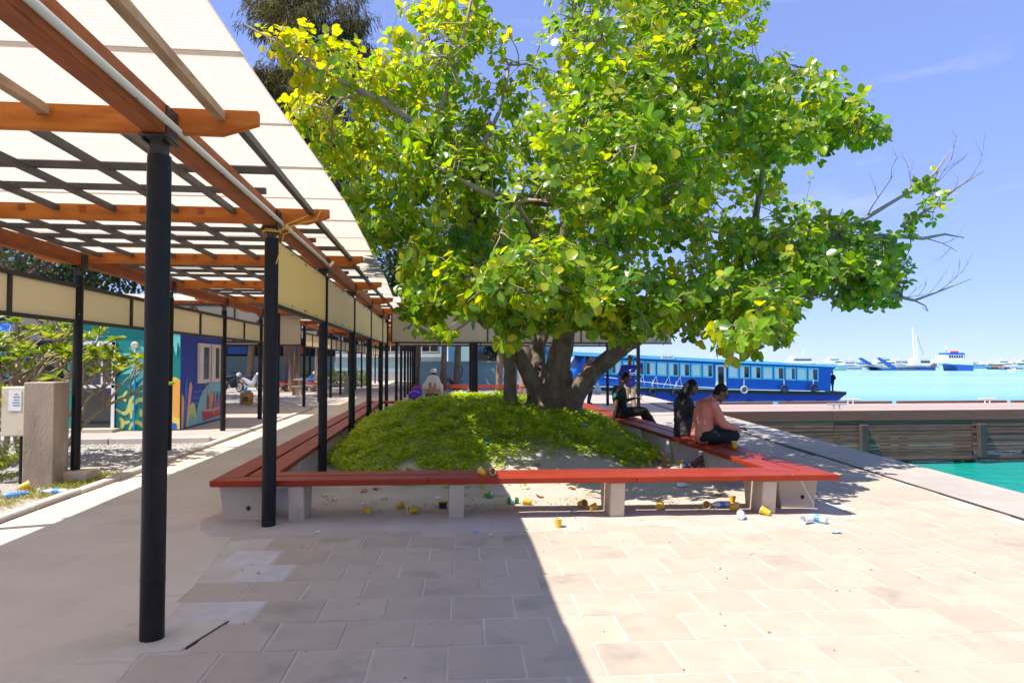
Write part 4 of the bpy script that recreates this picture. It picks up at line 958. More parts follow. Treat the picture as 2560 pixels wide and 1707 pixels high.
def ribbon(pts, wd):
    P = [Vector((p[0], p[1])) for p in pts]; L, Rr = [], []
    # smooth with Catmull-Rom
    Q = []
    for i in range(len(P)-1):
        p0, p1, p2, p3 = P[max(0, i-1)], P[i], P[i+1], P[min(len(P)-1, i+2)]
        for k in range(5):
            t = k/5; Q.append(.5*((2*p1)+(p2-p0)*t+(2*p0-5*p1+4*p2-p3)*t*t+(3*p1-p0-3*p2+p3)*t*t*t))
    Q.append(P[-1])
    for i, q in enumerate(Q):
        t = (Q[min(i+1, len(Q)-1)]-Q[max(i-1, 0)]).normalized(); n = Vector((-t.y, t.x)); e = wd*min(1, .45+.55*math.sin(math.pi*min(i, len(Q)-1-i)/max(1, len(Q)-1)))
        L.append(q+n*e); Rr.append(q-n*e)
    return L, Rr
def squiggle(pts, wd, m_, dy, on='front'):
    L, Rr = ribbon(pts, wd); mb = MB(); n = len(L)
    for off in (0, -.003):
        for a in L: mb.v.append((a.x, FYk-.006-dy+off, a.y) if on == 'front' else (KX1+.008+dy-off, a.x, a.y))
        for a in Rr: mb.v.append((a.x, FYk-.006-dy+off, a.y) if on == 'front' else (KX1+.008+dy-off, a.x, a.y))
    for i in range(n-1):
        mb.f += [(i, i+1, n+i+1, n+i), (2*n+i, 3*n+i, 3*n+i+1, 2*n+i+1), (i, 2*n+i, 2*n+i+1, i+1), (n+i, n+i+1, 3*n+i+1, 3*n+i)]
    mb.build('mural_shape', m_, kio)
squiggle([(-7.16, .52), (-6.98, .42), (-6.88, .5), (-6.84, .7), (-6.76, .82)], .045, 'mural_lime', .002)
squiggle([(-6.82, .30), (-6.82, .5), (-6.72, .68), (-6.58, .72), (-6.48, .58), (-6.48, .36), (-6.40, .22), (-6.25, .20)], .05, 'mural_lime', .0024)
squiggle([(-7.12, .76), (-7.0, .78), (-6.95, .68)], .04, 'mural_lime', .0028); squiggle([(-6.92, .92), (-7.0, .80)], .03, 'mural_lime', .0032)
squiggle([(-7.05, .05), (-7.0, .2), (-7.06, .33)], .045, 'mural_lime', .0028); squiggle([(-6.98, .2), (-6.85, .24)], .035, 'mural_lime', .0032)
squiggle([(-6.86, .05), (-6.80, .18), (-6.68, .22), (-6.58, .14), (-6.54, .05)], .045, 'mural_lime', .0034)
squiggle([(-6.62, .34), (-6.62, .52)], .035, 'mural_lime', .0036); squiggle([(-6.30, .3), (-6.26, .45)], .03, 'mural_lime', .0038)
front([(-6.15, .06), (-5.79, .06), (-5.79, 1.15), (-5.88, 1.22), (-6.0, 1.22), (-6.1, 1.12), (-6.18, .9)], 'mural_yellow', .0042)
front([(-6.0, .55), (-5.92, .35), (-5.80, .3), (-5.79, 1.12), (-5.88, 1.18), (-5.98, 1.1)], 'mural_orange', .008)
front([(-6.15, .06), (-5.85, .06), (-5.85, .18), (-6.15, .26)], 'mural_blue', .012)
side([(16.10, .06), (16.26, .06), (16.3, .5), (16.2, .78), (16.10, .85)], 'mural_orange', .0004)
side([(16.2, .08), (16.42, .1), (16.45, 1.1), (16.38, 1.32), (16.28, 1.1)], 'mural_blue', .0042)
side([(16.34, .08), (16.52, .3), (16.64, .7), (16.72, .98), (16.66, 1.1), (16.54, 1.08), (16.48, .8), (16.44, .5)], 'mural_pink', .008)
side([(16.36, .07), (16.95, .08), (17.0, .35), (16.9, .56), (16.72, .62), (16.52, .5), (16.42, .3)], 'mural_lime', .012)
side([(16.45, .07), (16.85, .08), (16.9, .25), (16.78, .33), (16.66, .36), (16.56, .28)], 'mural_sky', .016)
arc = [(16.98, .08)]+[(18.3-1.3*math.cos(rad(a)), .08+.98*math.sin(rad(a))) for a in range(10, 100, 10)]+[(19.1, 1.0), (19.1, .08)]
side(arc, 'mural_sky', .0008)
for j, z in enumerate((.84, .70, .56)):
    for k in range(4-j if j else 4): y0 = 16.85+.17*k-.02*j; squiggle([(y0, z+.05), (y0+.04, z), (y0+.09, z), (y0+.17, z+.05)], .012, 'mural_wave', .0042+.0004*j, 'side')
side([(17.5, .12), (18.9, .16), (19.05, .34), (18.2, .30), (17.42, .36)], 'mural_red', .006)
side([(17.42, .36), (18.2, .30), (18.9, .34), (18.9, .40), (18.1, .37), (17.45, .42)], 'mural_pink', .008)
for k, y in enumerate((17.75, 18.0, 18.2, 18.45, 18.7)):
    side([(y, .38), (y+.16, .40), (y+.17, .72), (y+.09, .8), (y+.02, .66)], ('mural_red', 'mural_orange', 'mural_red', 'mural_blue', 'mural_red')[k], .01+.0005*k)
for a, b in (((17.6, 1.06), (18.3, .2)), ((17.85, 1.0), (18.75, .25))): squiggle([a, ((a[0]+b[0])/2, (a[1]+b[1])/2), b], .018, 'mural_pink', .014, 'side')
# door
dr = MB().box((-7.56, KY0-.008, 1.02), (.80, .03, 1.98)).build('door', 'dark_glass', kio)
for c, d in (((-7.93, 1.02), (.06, 1.98)), ((-7.2, 1.02), (.07, 1.98)), ((-7.56, 1.98), (.80, .08)), ((-7.56, 1.02), (.80, .07)), ((-7.56, .07), (.80, .07)), ((-7.44, 1.32), (.035, .5)), ((-7.3, 1.09), (.25, .03))):
    MB().box((c[0], KY0-.03, c[1]), (d[0], .03, d[1])).build('frame', 'white_paint', dr)
MB().box((-7.13, KY0-.02, 1.36), (.1, .05, .22)).build('keypad', 'black_plastic', kio, bevel=.015)
MB().tube([(-6.745, KY0-.03, .03), (-6.745, KY0-.03, 1.55)], .022, 8).build('pipe', 'pipe_blue', kio)
MB().tube([(-6.745, KY0-.03, 1.55), (-6.755, KY0-.035, 1.85)], .022, 8).build('pipe', 'white_paint', kio)
MB().lathe([(.085, 0), (.085, .03), (.06, .05)], 16, (-6.76, KY0-.01, 1.93), mtx=Matrix.Rotation(math.pi/2, 4, 'X')).build('lamp', 'box_cream', kio)
for y0, y1 in ((17.06, 17.93), (18.02, 18.72)):
    wn = MB().box((KX1+.012, (y0+y1)/2, 1.53), (.02, y1-y0, .92)).build('window', 'window_glass', kio)
    for yy in (y0, y1-.08): MB().box((KX1+.025, yy+.04, 1.53), (.03, .08, .96)).build('frame', 'pink_white', wn)
    for zz in (1.09, 1.97): MB().box((KX1+.022, (y0+y1)/2, zz), (.03, y1-y0, .09)).build('frame', 'pink_white', wn)
    MB().box((KX1+.02, (y0+y1)/2-.05, 1.53), (.025, .035, .9)).build('mullion', 'pink_white', wn)
    MB().box((KX1+.015, y0+.25, 1.53), (.02, .2, .82)).build('curtain', 'curtain', wn)
MB().box((-7.55, KY0-.2, .06), (1.0, .35, .08)).build('step', 'concrete', kio)

# ================================================================ concrete pillar with meter box, shrubs, bin
pil = thing('meter_pillar', 'weathered concrete pillar with a cream meter box beside the walkway', 'pillar', (-5.03, 9.4, 0))
MB().box((-5.03, 9.40, .62), (.37, .36, 1.36), taper=1.0).build('pillar', 'pillar', pil, bevel=.012)
bx = MB().box((-5.36, 9.42, .93), (.28, .30, .62)).build('meter_box', 'box_cream', pil, bevel=.008)
MB().box((-5.36, 9.263, .93), (.262, .012, .595)).build('box_door', 'box_cream', bx)
MB().box((-5.33, 9.254, 1.07), (.15, .004, .26)).build('paper_label', 'paper', bx)
for k in range(5): MB().box((-5.31+R.uniform(-.01, .01), 9.2505, 1.15-.035*k), (R.uniform(.04, .09), .002, .008)).build('printed_line', 'ink', bx)
MB().tube([(-5.36, 9.45, .62), (-5.36, 9.45, -.02)], .02, 8).build('cable_pipe', 'black_plastic', pil)

def leafy(name, P_, D_, S_, C_, m_, parent, wid=.3):
    N_ = []
    for d in D_:
        d = Vector(d); n = Vector((R.gauss(0, .4), R.gauss(0, .4), 1)); n = (n-d*n.dot(d)); N_.append(tuple(n.normalized() if n.length > 1e-6 else Vector((1, 0, 0))))
    o = small_leaves(name, P_, D_, N_, S_, C_, m_, parent, wid); o['kind'] = 'stuff'; return o
shr = thing('frangipani_shrub', 'frangipani shrub with forked pale stems and leaf tufts beside the kiosk', 'shrub', (-6.3, 11.6, 0))
stem = MB(); tips_ = []
def fork(p, d, L_, r, lv):
    e = p+d*L_; m_ = p+d*L_*.5+Vector((R.uniform(-.04, .04), R.uniform(-.04, .04), 0)); stem.tube([p, m_, e], [r, r*.9, r*.8], 7)
    if lv == 0 or e.z > 2.45: tips_.append((e, d)); return
    a0 = R.uniform(0, 6.28)
    for k in range(R.choice((2, 2, 3))):
        a = a0+k*2.2+R.uniform(-.4, .4); nd = (d*.62+Vector((math.cos(a)*.8, math.sin(a)*.6, R.uniform(.0, .45)))).normalized(); fork(e, nd, L_*R.uniform(.66, .92), r*.74, lv-1)
for x, y, dx in ((-6.5, 11.5, -.25), (-6.2, 11.7, .3), (-6.9, 11.8, -.5), (-6.0, 11.5, .7), (-6.6, 11.2, .05), (-7.3, 11.4, -.3), (-6.9, 10.9, .2)): fork(Vector((x, y, -.02)), Vector((dx, R.uniform(-.2, .2), 1)).normalized(), R.uniform(.5, .75), .045, 4)
stem.build('stem', 'twig', shr, smooth=True)
P_, D_, S_, C_ = [], [], [], []
for e, d in tips_:
    for k in range(15):
        a = k*2.4; rr = Vector((math.cos(a), math.sin(a), R.uniform(-.3, .7))).normalized(); P_.append(tuple(e)); D_.append(tuple((rr+d*.4).normalized())); S_.append(R.uniform(.12, .22)); C_.append(R.uniform(.3, .95))
leafy('foliage', P_, D_, S_, C_, 'shrub_leaf', shr, .2)
bu = thing('bush', 'bright yellow green bush at the left behind the meter box', 'bush', (-5.85, 9.8, 0))
P_, D_, S_, C_ = [], [], [], []
for k in range(1500):
    v = Vector((R.gauss(0, 1), R.gauss(0, 1), R.gauss(0, 1))).normalized(); P_.append((-5.85+v.x*.36, 9.8+v.y*.36, .70+v.z*.5)); D_.append(tuple((v+Vector((0, 0, .3))).normalized())); S_.append(R.uniform(.05, .1)); C_.append(R.uniform(.55, 1))
leafy('foliage', P_, D_, S_, C_, 'shrub_leaf', bu, .22); MB().tube([(-5.85, 9.8, -.05), (-5.85, 9.8, .6)], .03, 6).build('stem', 'twig', bu)

# ================================================================ background trees
def casuarina(x, y, h, r, label, seed, trunk_r=.3, n=2600, low=6.5):
    rr = random.Random(seed); t = thing('casuarina_tree', label, 'tree', (x, y, 0), 'tall casuarina trees behind the walkway')
    mb = MB(); pts = [(x+.15*math.sin(k*.7+seed), y+.1*math.cos(k), h*k/10) for k in range(11)]
    mb2 = MB(); mb2.tube([(x+.1*math.cos(seed), y, -.1)]+pts[0:1]+pts[1:], [trunk_r*1.5]+[trunk_r*(1-.085*k) for k in range(11)], 12)
    mb2.build('trunk', 'trunk_grey', t, smooth=True)
    P_, D_, S_, C_ = [], [], [], []; limbs = MB()
    for i in range(60):
        z = low+(h-low)*rr.random()**.9; a = rr.uniform(0, 6.28); L_ = r*rr.uniform(.45, 1)*(1.12-.75*(z-low)/(h-low)); b = Vector((x, y, z)); d = Vector((math.cos(a), math.sin(a), rr.uniform(.15, .6)))
        e = b+d*L_; limbs.tube([b, b+d*L_*.5+Vector((0, 0, .15)), e], [.06, .04, .015], 5); c0 = rr.uniform(.1, .8)
        for k in range(int(n/60)):
            t_ = rr.uniform(.2, 1.08); p = b+d*L_*t_+Vector((rr.gauss(0, .35), rr.gauss(0, .35), rr.gauss(0, .3)))
            for q in range(9):
                dd = Vector((rr.gauss(0, .35)+d.x*.35, rr.gauss(0, .35)+d.y*.35, -.85+rr.gauss(0, .4))).normalized(); P_.append(tuple(p+Vector((rr.gauss(0, .12), rr.gauss(0, .12), rr.gauss(0, .12))))); D_.append(tuple(dd)); S_.append(rr.uniform(.25, .6)); C_.append(max(0, min(1, c0+rr.gauss(0, .2))))
    limbs.build('limbs', 'trunk_grey', t)
    leafy('crown', P_, D_, S_, C_, 'needle', t, .019)
casuarina(-8.05, 38, 23, 5.0, 'tall dark casuarina rising from the round red bench', 3, .30, 4200)
casuarina(-6.9, 40.5, 22, 5.9, 'casuarina with a forked pale trunk right of the round red bench', 5, .20, 4600)
casuarina(-9.35, 37.6, 17, 2.6, 'slim casuarina trunk beside the parked motorbikes', 9, .22, 1800)
casuarina(-12.0, 45, 16, 3, 'leaning grey casuarina trunk behind the parked motorbikes', 12, .25, 1500)
def broadleaf(x, y, z, r, label, n, m_='dark_leaf', tr=.18, size=(.12, .22), squash=.7, name='broadleaf_tree'):
    t = thing(name, label, 'tree', (x, y, 0), 'leafy trees in the background'); MB().tube([(x, y, -.05), (x+.1, y, z*.5), (x, y, z)], [tr, tr*.8, tr*.4], 9).build('trunk', 'trunk_grey', t, smooth=True)
    P_, D_, S_, C_ = [], [], [], []; lob = [(Vector((R.uniform(-.6, .6)*r, R.uniform(-.6, .6)*r, R.uniform(-.35, .5)*r*squash)), R.uniform(.35, .6)*r, R.uniform(.1, .7)) for _ in range(11)]; l2 = MB()
    for c, q, cc in lob:
        l2.tube([(x, y, z*.7), tuple(Vector((x, y, z))+c)], [.07, .02], 5)
        for k in range(n//11):
            v = Vector((R.gauss(0, 1), R.gauss(0, 1), R.gauss(0, 1))).normalized(); s = R.random()**.35; P_.append((x+c.x+v.x*q*s, y+c.y+v.y*q*s, z+c.z+v.z*q*s*squash)); D_.append(tuple((v+Vector((R.gauss(0, .5), R.gauss(0, .5), R.gauss(0, .4)-.2))).normalized())); S_.append(R.uniform(*size)); C_.append(max(0, min(1, cc+R.gauss(0, .2))))
    l2.build('limbs', 'trunk_grey', t); leafy('crown', P_, D_, S_, C_, m_, t, .3)
broadleaf(-13.0, 22.5, 5.6, 3.6, 'dark leafy tree above the cream panels at the far left', 7000)
broadleaf(-10.2, 26.5, 6.0, 3.4, 'dense dark tree between the kiosk and the motorbikes', 6000)
broadleaf(-15.5, 31, 6.4, 4.2, 'wide dark tree shading the row of parked motorbikes', 6000, size=(.18, .32))
broadleaf(-6.8, 33.5, 7.5, 3.4, 'shade tree rising over the far colonnade', 5000, size=(.18, .32))
broadleaf(.2, 38.5, 7.5, 4.4, 'shade tree over the far red benches', 5500, size=(.2, .34))
broadleaf(5.2, 37.5, 7.0, 3.6, 'shade tree at the quay end of the far benches', 5000, size=(.2, .34))
broadleaf(-1.5, 46, 7.0, 4.0, 'shade tree before the teal building', 4500, size=(.22, .36))
broadleaf(-9.2, 30, 5.6, 3.0, 'leafy tree seen over the cream panels behind the kiosk', 4500, 'shrub_leaf')
broadleaf(-17.5, 27, 5, 4.0, 'broad dark tree far left behind the frangipani shrub', 4500)
broadleaf(4.6, 45, 2.6, 1.9, 'dark bushy tree beyond the far bench right of the black posts', 3000, size=(.15, .28))
broadleaf(2.6, 52, 6.2, 4.2, 'dark shade tree over the pale garden wall', 4500, size=(.2, .34))
for k, (x, y, r_, lb) in enumerate(((1.0, 40, .20, 'reddish trunk standing at the end of the pale garden wall'), (3.55, 33.5, .24, 'thick grey palm trunk behind the back bench'), (4.1, 33, .26, 'thickest grey palm trunk left of the fig tree'), (3.2, 37, .18, 'thin palm trunk behind the thick ones'))):
    t = thing('palm_tree', lb, 'tree', (x, y, 0), 'palm trunks behind the benches'); mb = MB(); mb.tube([(x, y, -.05), (x, y, .3), (x+.1, y, 3), (x+.2, y, 8)], [r_*1.35, r_, r_*.85, r_*.7], 12); mb.build('trunk', 'trunk_grey', t, smooth=True)
    P_, D_, S_, C_ = [], [], [], []; fr = MB()
    for i in range(12):
        a = i*.52+k; d = Vector((math.cos(a), math.sin(a), .5)); p0 = Vector((x+.2, y, 8)); pts = [p0+d*q+Vector((0, 0, -.32*q*q)) for q in (0, .6, 1.2, 1.8, 2.4)]; fr.tube(pts, [.04, .03, .02, .015, .008], 5)
        for q in np.arange(.3, 2.4, .06):
            c = p0+d*q+Vector((0, 0, -.32*q*q))
            for s in (-1, 1): P_.append(tuple(c)); D_.append(tuple((Vector((-d.y, d.x, 0))*s+d*.5+Vector((0, 0, -.4))).normalized())); S_.append(.5); C_.append(R.uniform(.2, .7))
    fr.build('frond_ribs', 'twig', t); leafy('fronds', P_, D_, S_, C_, 'shrub_leaf', t, .05)
# hedges
for x0, x1, y, lb in ((-9.5, -6.0, 46, 'low olive hedge behind the round red bench'), (-6.0, -4.9, 47, 'short olive hedge between the far black posts'), (-13, -10.2, 33.5, 'low dark shrubs in front of the parked motorbikes')):
    h = thing('hedge', lb, 'hedge', ((x0+x1)/2, y, 0)); P_, D_, S_, C_ = [], [], [], []
    for k in range(int(900*(x1-x0)/2)):
        P_.append((R.uniform(x0, x1), y+R.gauss(0, .3), R.uniform(.05, 1.0))); v = Vector((R.gauss(0, 1), R.gauss(0, 1), R.gauss(.4, .7))).normalized(); D_.append(tuple(v)); S_.append(R.uniform(.12, .25)); C_.append(R.uniform(.2, .9))
    leafy('foliage', P_, D_, S_, C_, 'cover_leaf', h, .25)

# ================================================================ background furniture
rb = thing('round_bench', 'round red bench built around the tall casuarina trunk', 'bench', (-8.05, 38, 0)); mb = MB(); n = 12; prof = []
for a, b in ((.95, 1.2), (1.23, 1.5)):
    for k in range(n):
        t0, t1 = 2*math.pi*k/n+.01, 2*math.pi*(k+1)/n-.01
        MB().prism([(-8.05+a*math.cos(t0), 38+a*math.sin(t0)), (-8.05+b*math.cos(t0), 38+b*math.sin(t0)), (-8.05+b*math.cos(t1), 38+b*math.sin(t1)), (-8.05+a*math.cos(t1), 38+a*math.sin(t1))], .38, .44).build('plank', 'bench_far', rb)
for k in range(6): t0 = 2*math.pi*k/6; leg(rb, -8.05+1.22*math.cos(t0), 38+1.22*math.sin(t0), (math.cos(t0), math.sin(t0)))
def far_bench(x0, x1, y, label, rows=2):
    b = thing('bench', label, 'bench', ((x0+x1)/2, y, 0), 'red benches in the background')
    for k in range(rows): MB().box(((x0+x1)/2, y+.28*k, .40), (x1-x0, .25, .055)).build('plank', 'bench_red', b, bevel=.006)
    m_ = max(2, int((x1-x0)/2.2)+1)
    for k in range(m_): leg(b, x0+.5+(x1-x0-1)*k/(m_-1), y+.14, (0, 1))
far_bench(-1.3, 4.4, 31.5, 'long red bench seen beyond the towel wearer under the cross canopy')
far_bench(-1.3, 4.2, 34.2, 'second long red bench parallel behind the first in the background')
far_bench(-.4, 1.4, 41, 'short red bench by the pale garden wall with the child seat')
for k, (x, y, lb) in enumerate(((-6.1, 33.5, 'grey concrete picnic table between the far black posts'), (-5.3, 36.5, 'smaller grey picnic table further back beside the walkway'))):
    t = thing('picnic_table', lb, 'table', (x, y, 0)); MB().box((x, y, .74), (1.5, .8, .07)).build('table_top', 'concrete', t)
    for s in (-.5, .5): MB().box((x+s, y, .35), (.14, .5, .72), taper=1.5).build('leg', 'concrete', t)
    for s in (-.75, .75): MB().box((x, y+s, .43), (1.5, .3, .06)).build('seat', 'concrete', t)
    for s in (-.75, .75):
        for q in (-.5, .5): MB().box((x+q, y+s, .2), (.12, .2, .42)).build('leg', 'concrete', t)
wb = thing('litter_bin', 'tall black litter bin with rounded hood behind the second post', 'bin', (-6.15, 26, 0))
MB().lathe([(.26, 0), (.28, .9), (.30, .92), (.30, .96)], 18, (-6.15, 26, 0)).build('drum', 'black_plastic', wb, smooth='auto')
MB().lathe([(.29, .96), (.27, 1.08), (.18, 1.18), (.02, 1.22)], 18, (-6.15, 26, 0)).build('hood', 'black_plastic', wb, smooth='auto'); MB().box((-6.15, 25.72, 1.03), (.26, .05, .1)).build('slot', 'joint_dark', wb)
oc = thing('orange_container', 'worn orange plastic container with a blue lid near the motorbikes', 'container', (-7.0, 25.85, .03)); MB().lathe([(.2, 0), (.23, .04), (.235, .2), (.225, .36), (.2, .42)], 16, (-7.0, 25.85, .03)).build('drum', 'orange_can', oc, smooth='auto')
for q in (.06, .4): MB().torus((-7.0, 25.85, .03+q), .225, .015).build('hoop', 'orange_can', oc)
MB().lathe([(.16, .42), (.17, .44), (.15, .5), (.03, .53)], 14, (-7.0, 25.85, .03)).build('lid', 'lid_blue', oc); MB().box((-6.98, 25.61, .22), (.2, .02, .2)).build('paper_label', 'hedge', oc)

# ================================================================ motorbikes
def motorbike(body, label, loc, rz, accent):
    t = thing('motorbike', label, 'motorbike', loc, 'motorbikes parked in the shade', rz); W = lambda mb, nm, m_, p=None, **k: mb.build(nm, m_, p if p else t, **k); T = world_of(t)
    def X(v): return T @ Vector(v)
    def MBx(): return MB()
    for x in (-.62, .62):
        w_ = MB().torus(X((x, 0, .29)), .25, .045, T.to_3x3().to_4x4() @ Matrix.Rotation(math.pi/2, 4, 'X'), 20, 8).build('wheel', 'rubber', t, smooth=True)
        rm = MB()
        for k in range(5): a = k*1.257; rm.bar(X((x, 0, .29)), X((x+.22*math.cos(a), 0, .29+.22*math.sin(a))), .03, .03)
        rm.torus(X((x, 0, .29)), .215, .018, T.to_3x3().to_4x4() @ Matrix.Rotation(math.pi/2, 4, 'X'), 16, 6); rm.build('rim', 'boat_grey', w_)
    MB().tube([X((.62, .06, .29)), X((.5, .06, .66)), X((.42, .04, .95))], .022, 6).build('fork', 'steel', t); MB().tube([X((.62, -.06, .29)), X((.5, -.06, .66)), X((.42, -.04, .95))], .022, 6).build('fork', 'steel', t)
    b = MB(); sec = [(.50, .60, .80, .05), (.40, .38, .92, .13), (.28, .26, .72, .15), (.05, .24, .46, .13), (-.2, .28, .62, .13), (-.5, .5, .74, .12), (-.86, .68, .78, .06)]
    for x, z0, z1, w_ in sec: b.v += [tuple(X((x, s*w_*q, z))) for s, z, q in ((-1, z0, .6), (1, z0, .6), (1, (z0+z1)/2, 1), (1, z1, .7), (-1, z1, .7), (-1, (z0+z1)/2, 1))]
    for i in range(len(sec)-1): b.f += [(i*6+j, i*6+(j+1) % 6, i*6+6+(j+1) % 6, i*6+6+j) for j in range(6)]
    b.f += [tuple(range(5, -1, -1)), tuple(36+j for j in range(6))]; b.build('body', body, t, smooth='auto')
    s = MB(); s.slab([X((-.85, -.11, .80)), X((-.72, -.13, .85)), X((-.3, -.13, .78)), X((-.02, -.10, .79)), X((-.02, -.08, .70)), X((-.85, -.09, .73))], T.to_3x3() @ Vector((0, .22, 0))); s.build('seat', 'black_plastic', t, bevel=.015)
    MB().tube([X((.28, -.36, 1.04)), X((.38, -.2, 1.0)), X((.40, 0, .98)), X((.38, .2, 1.0)), X((.28, .36, 1.04))], .017, 6).build('handlebar', 'black_plastic', t)
    MB().ball(X((.5, 0, .90)), (.10, .12, .10), 10).build('headlight', 'boat_white', t, smooth=True)
    for s_ in (-1, 1): m2 = MB(); m2.tube([X((.34, s_*.25, 1.0)), X((.34, s_*.32, 1.2))], .008, 5); m2.ball(X((.33, s_*.34, 1.22)), (.02, .06, .045), 8); m2.build('mirror', 'black_plastic', t)
    MB().slab([X((.86, -.05, .5)), X((.66, -.06, .64)), X((.42, -.05, .56)), X((.62, -.05, .60))], T.to_3x3() @ Vector((0, .11, 0))).build('front_mudguard', accent, t)
    MB().tube([X((0, -.16, .2)), X((-.4, -.18, .24)), X((-.9, -.18, .36))], [.03, .045, .05], 8).build('exhaust', 'steel', t); MB().box(X((.02, 0, .30)), (.30, .2, .2)).build('engine', 'boat_grey', t)
    return t
bk = [('boat_white', (-12.5, 37.0, 0), -.62, 'boat_white', 'white scooter nearest the kiosk in the parked row'), ('boat_blue', (-11.7, 37.2, 0), -.55, 'orange_can', 'blue motorbike with orange mudguard second in the parked row'), ('black_plastic', (-10.9, 37.4, 0), -.6, 'orange_can', 'black and orange motorbike third in the parked row'),
      ('boat_grey', (-10.3, 39.0, 0), -.65, 'boat_grey', 'grey motorbike half behind the slim trunk'), ('boat_blue', (-11.6, 40.0, 0), -.5, 'boat_blue', 'dark blue motorbike in the second parked row'), ('boat_blue', (-8.2, 43.5, 0), -.3, 'boat_white', 'blue motorbike parked sideways beyond the litter bin'),
      ('black_plastic', (-11.2, 17.3, .03), .5, 'black_plastic', 'black motorbike at the left behind the frangipani shrub'), ('boat_grey', (-10.0, 17.0, .03), .6, 'boat_white', 'silver motorbike just left of the kiosk'), ('boat_blue', (-12.4, 17.8, .03), .55, 'boat_red', 'blue motorbike at the far left edge'), ('boat_white', (-9.2, 16.6, .03), .7, 'boat_grey', 'pale motorbike nearest the kiosk door'), ('black_plastic', (-13.6, 18.2, .03), .5, 'boat_grey', 'dark motorbike far left behind the stems')]
for b, l, r_, ac, lb in bk: motorbike(b, lb, l, r_, ac)

# ================================================================ background buildings
def windows_row(b, x0, x1, n, y, z0, z1, m_='dark_glass', fr='wall_white'):
    w_ = (x1-x0)/n
    for k in range(n):
        o = MB().box((x0+w_*(k+.5), y, (z0+z1)/2), (w_*.78, .06, z1-z0)).build('window', m_, b); MB().box((x0+w_*(k+.5), y-.04, (z0+z1)/2), (.06, .05, z1-z0)).build('mullion', fr, o); MB().box((x0+w_*(k+.5), y-.04, z0-.04), (w_*.84, .12, .07)).build('sill', fr, o)
b1 = thing('shed', 'dark open market shed behind the parked motorbikes', 'shed', (-16, 47, 0))
MB().box((-16.5, 50, 1.0), (18, .2, 2.0)).build('low_wall', 'wall_pale', b1); MB().box((-16.5, 50.4, 2.8), (18, .2, 2.4)).build('back_wall', 'wall_dark', b1); MB().box((-16.5, 47.6, 3.5), (18.6, 6.6, .18)).build('roof', 'shed_roof', b1); MB().box((-16.5, 44.28, 3.3), (18.6, .1, .45)).build('eaves_board', 'fascia_cream', b1)
for k in range(7): MB().tube([(-25+2.8*k, 44.5, 0), (-25+2.8*k, 44.5, 3.4)], .08, 8).build('post', 'black_paint', b1)
for k in range(5): MB().box((-24+3.6*k, 46.5, 2.35), (1.2, .1, .5)).build('hanging_sign', ('boat_blue', 'wall_white', 'mural_pink', 'boat_blue', 'boat_red')[k], b1)
b2 = thing('building', 'pale teal building with barred windows at the end of the colonnade', 'building', (-6, 62, 0))
MB().box((-7.5, 62, 3.5), (16, 6, 7)).build('wall', 'wall_pale', b2); MB().box((-7.5, 58.9, 2.15), (16, .12, .3)).build('band', 'wall_white', b2); windows_row(b2, -15, 0, 9, 58.97, 2.5, 4.0); windows_row(b2, -15, 0, 9, 58.97, 5.0, 6.3); MB().box((-7.5, 62, 7.15), (16.6, 6.6, .3)).build('roof', 'wall_white', b2)
MB().box((-7.5, 58.93, .4), (16, .1, .8)).build('plinth', 'boat_grey', b2)
b3 = thing('building', 'dark blue building behind the pale garden wall', 'building', (5, 60, 0))
MB().box((5.2, 61, 3.2), (8.8, 6, 6.4)).build('wall', 'wall_blue', b3); MB().box((4, 57.95, 1.9), (5.5, .14, 1.2)).build('shutter', 'wall_dark', b3); windows_row(b3, 1.2, 9, 5, 57.95, 3.2, 4.6); MB().box((5.2, 61, 6.5), (9.4, 6.6, .25)).build('roof', 'wall_white', b3)
MB().box((2.2, 57.9, 2.0), (.9, .1, 1.8)).build('door', 'wall_pale', b3)
gw = thing('garden_wall', 'pale teal garden wall behind the far benches', 'wall', (3, 48, 0)); MB().box((2.6, 48, .78), (9.0, .18, 1.56)).build('wall', 'wall_pale', gw); MB().box((2.6, 47.98, 1.60), (9.1, .28, .08)).build('coping', 'wall_white', gw)
b4 = thing('building', 'dark stall with blue awning at the far left behind the frangipani', 'building', (-20, 26, 0))
MB().box((-19, 27, 2.0), (12, 4, 4)).build('wall', 'wall_dark', b4); MB().box((-19, 24.5, 2.7), (12, 1.6, .1), mtx=Matrix.Rotation(.3, 4, 'X')).build('awning', 'boat_blue', b4)
for k in range(6): MB().box((-24+1.9*k, 24.9, 1.5), (1.0, .1, .9)).build('display_board', ('boat_cyan', 'mural_pink', 'boat_blue', 'wall_white', 'boat_blue', 'boat_cyan')[k], b4)
b5 = thing('building', 'long white building closing the view behind the trees', 'building', (-30, 75, 0)); MB().box((-34, 78, 4), (34, 8, 8)).build('wall', 'wall_white', b5); windows_row(b5, -50, -18, 14, 73.95, 1.5, 3.2); windows_row(b5, -50, -18, 14, 73.95, 4.6, 6.3); MB().box((-34, 78, 8.15), (35, 9, .3)).build('roof', 'boat_grey', b5)
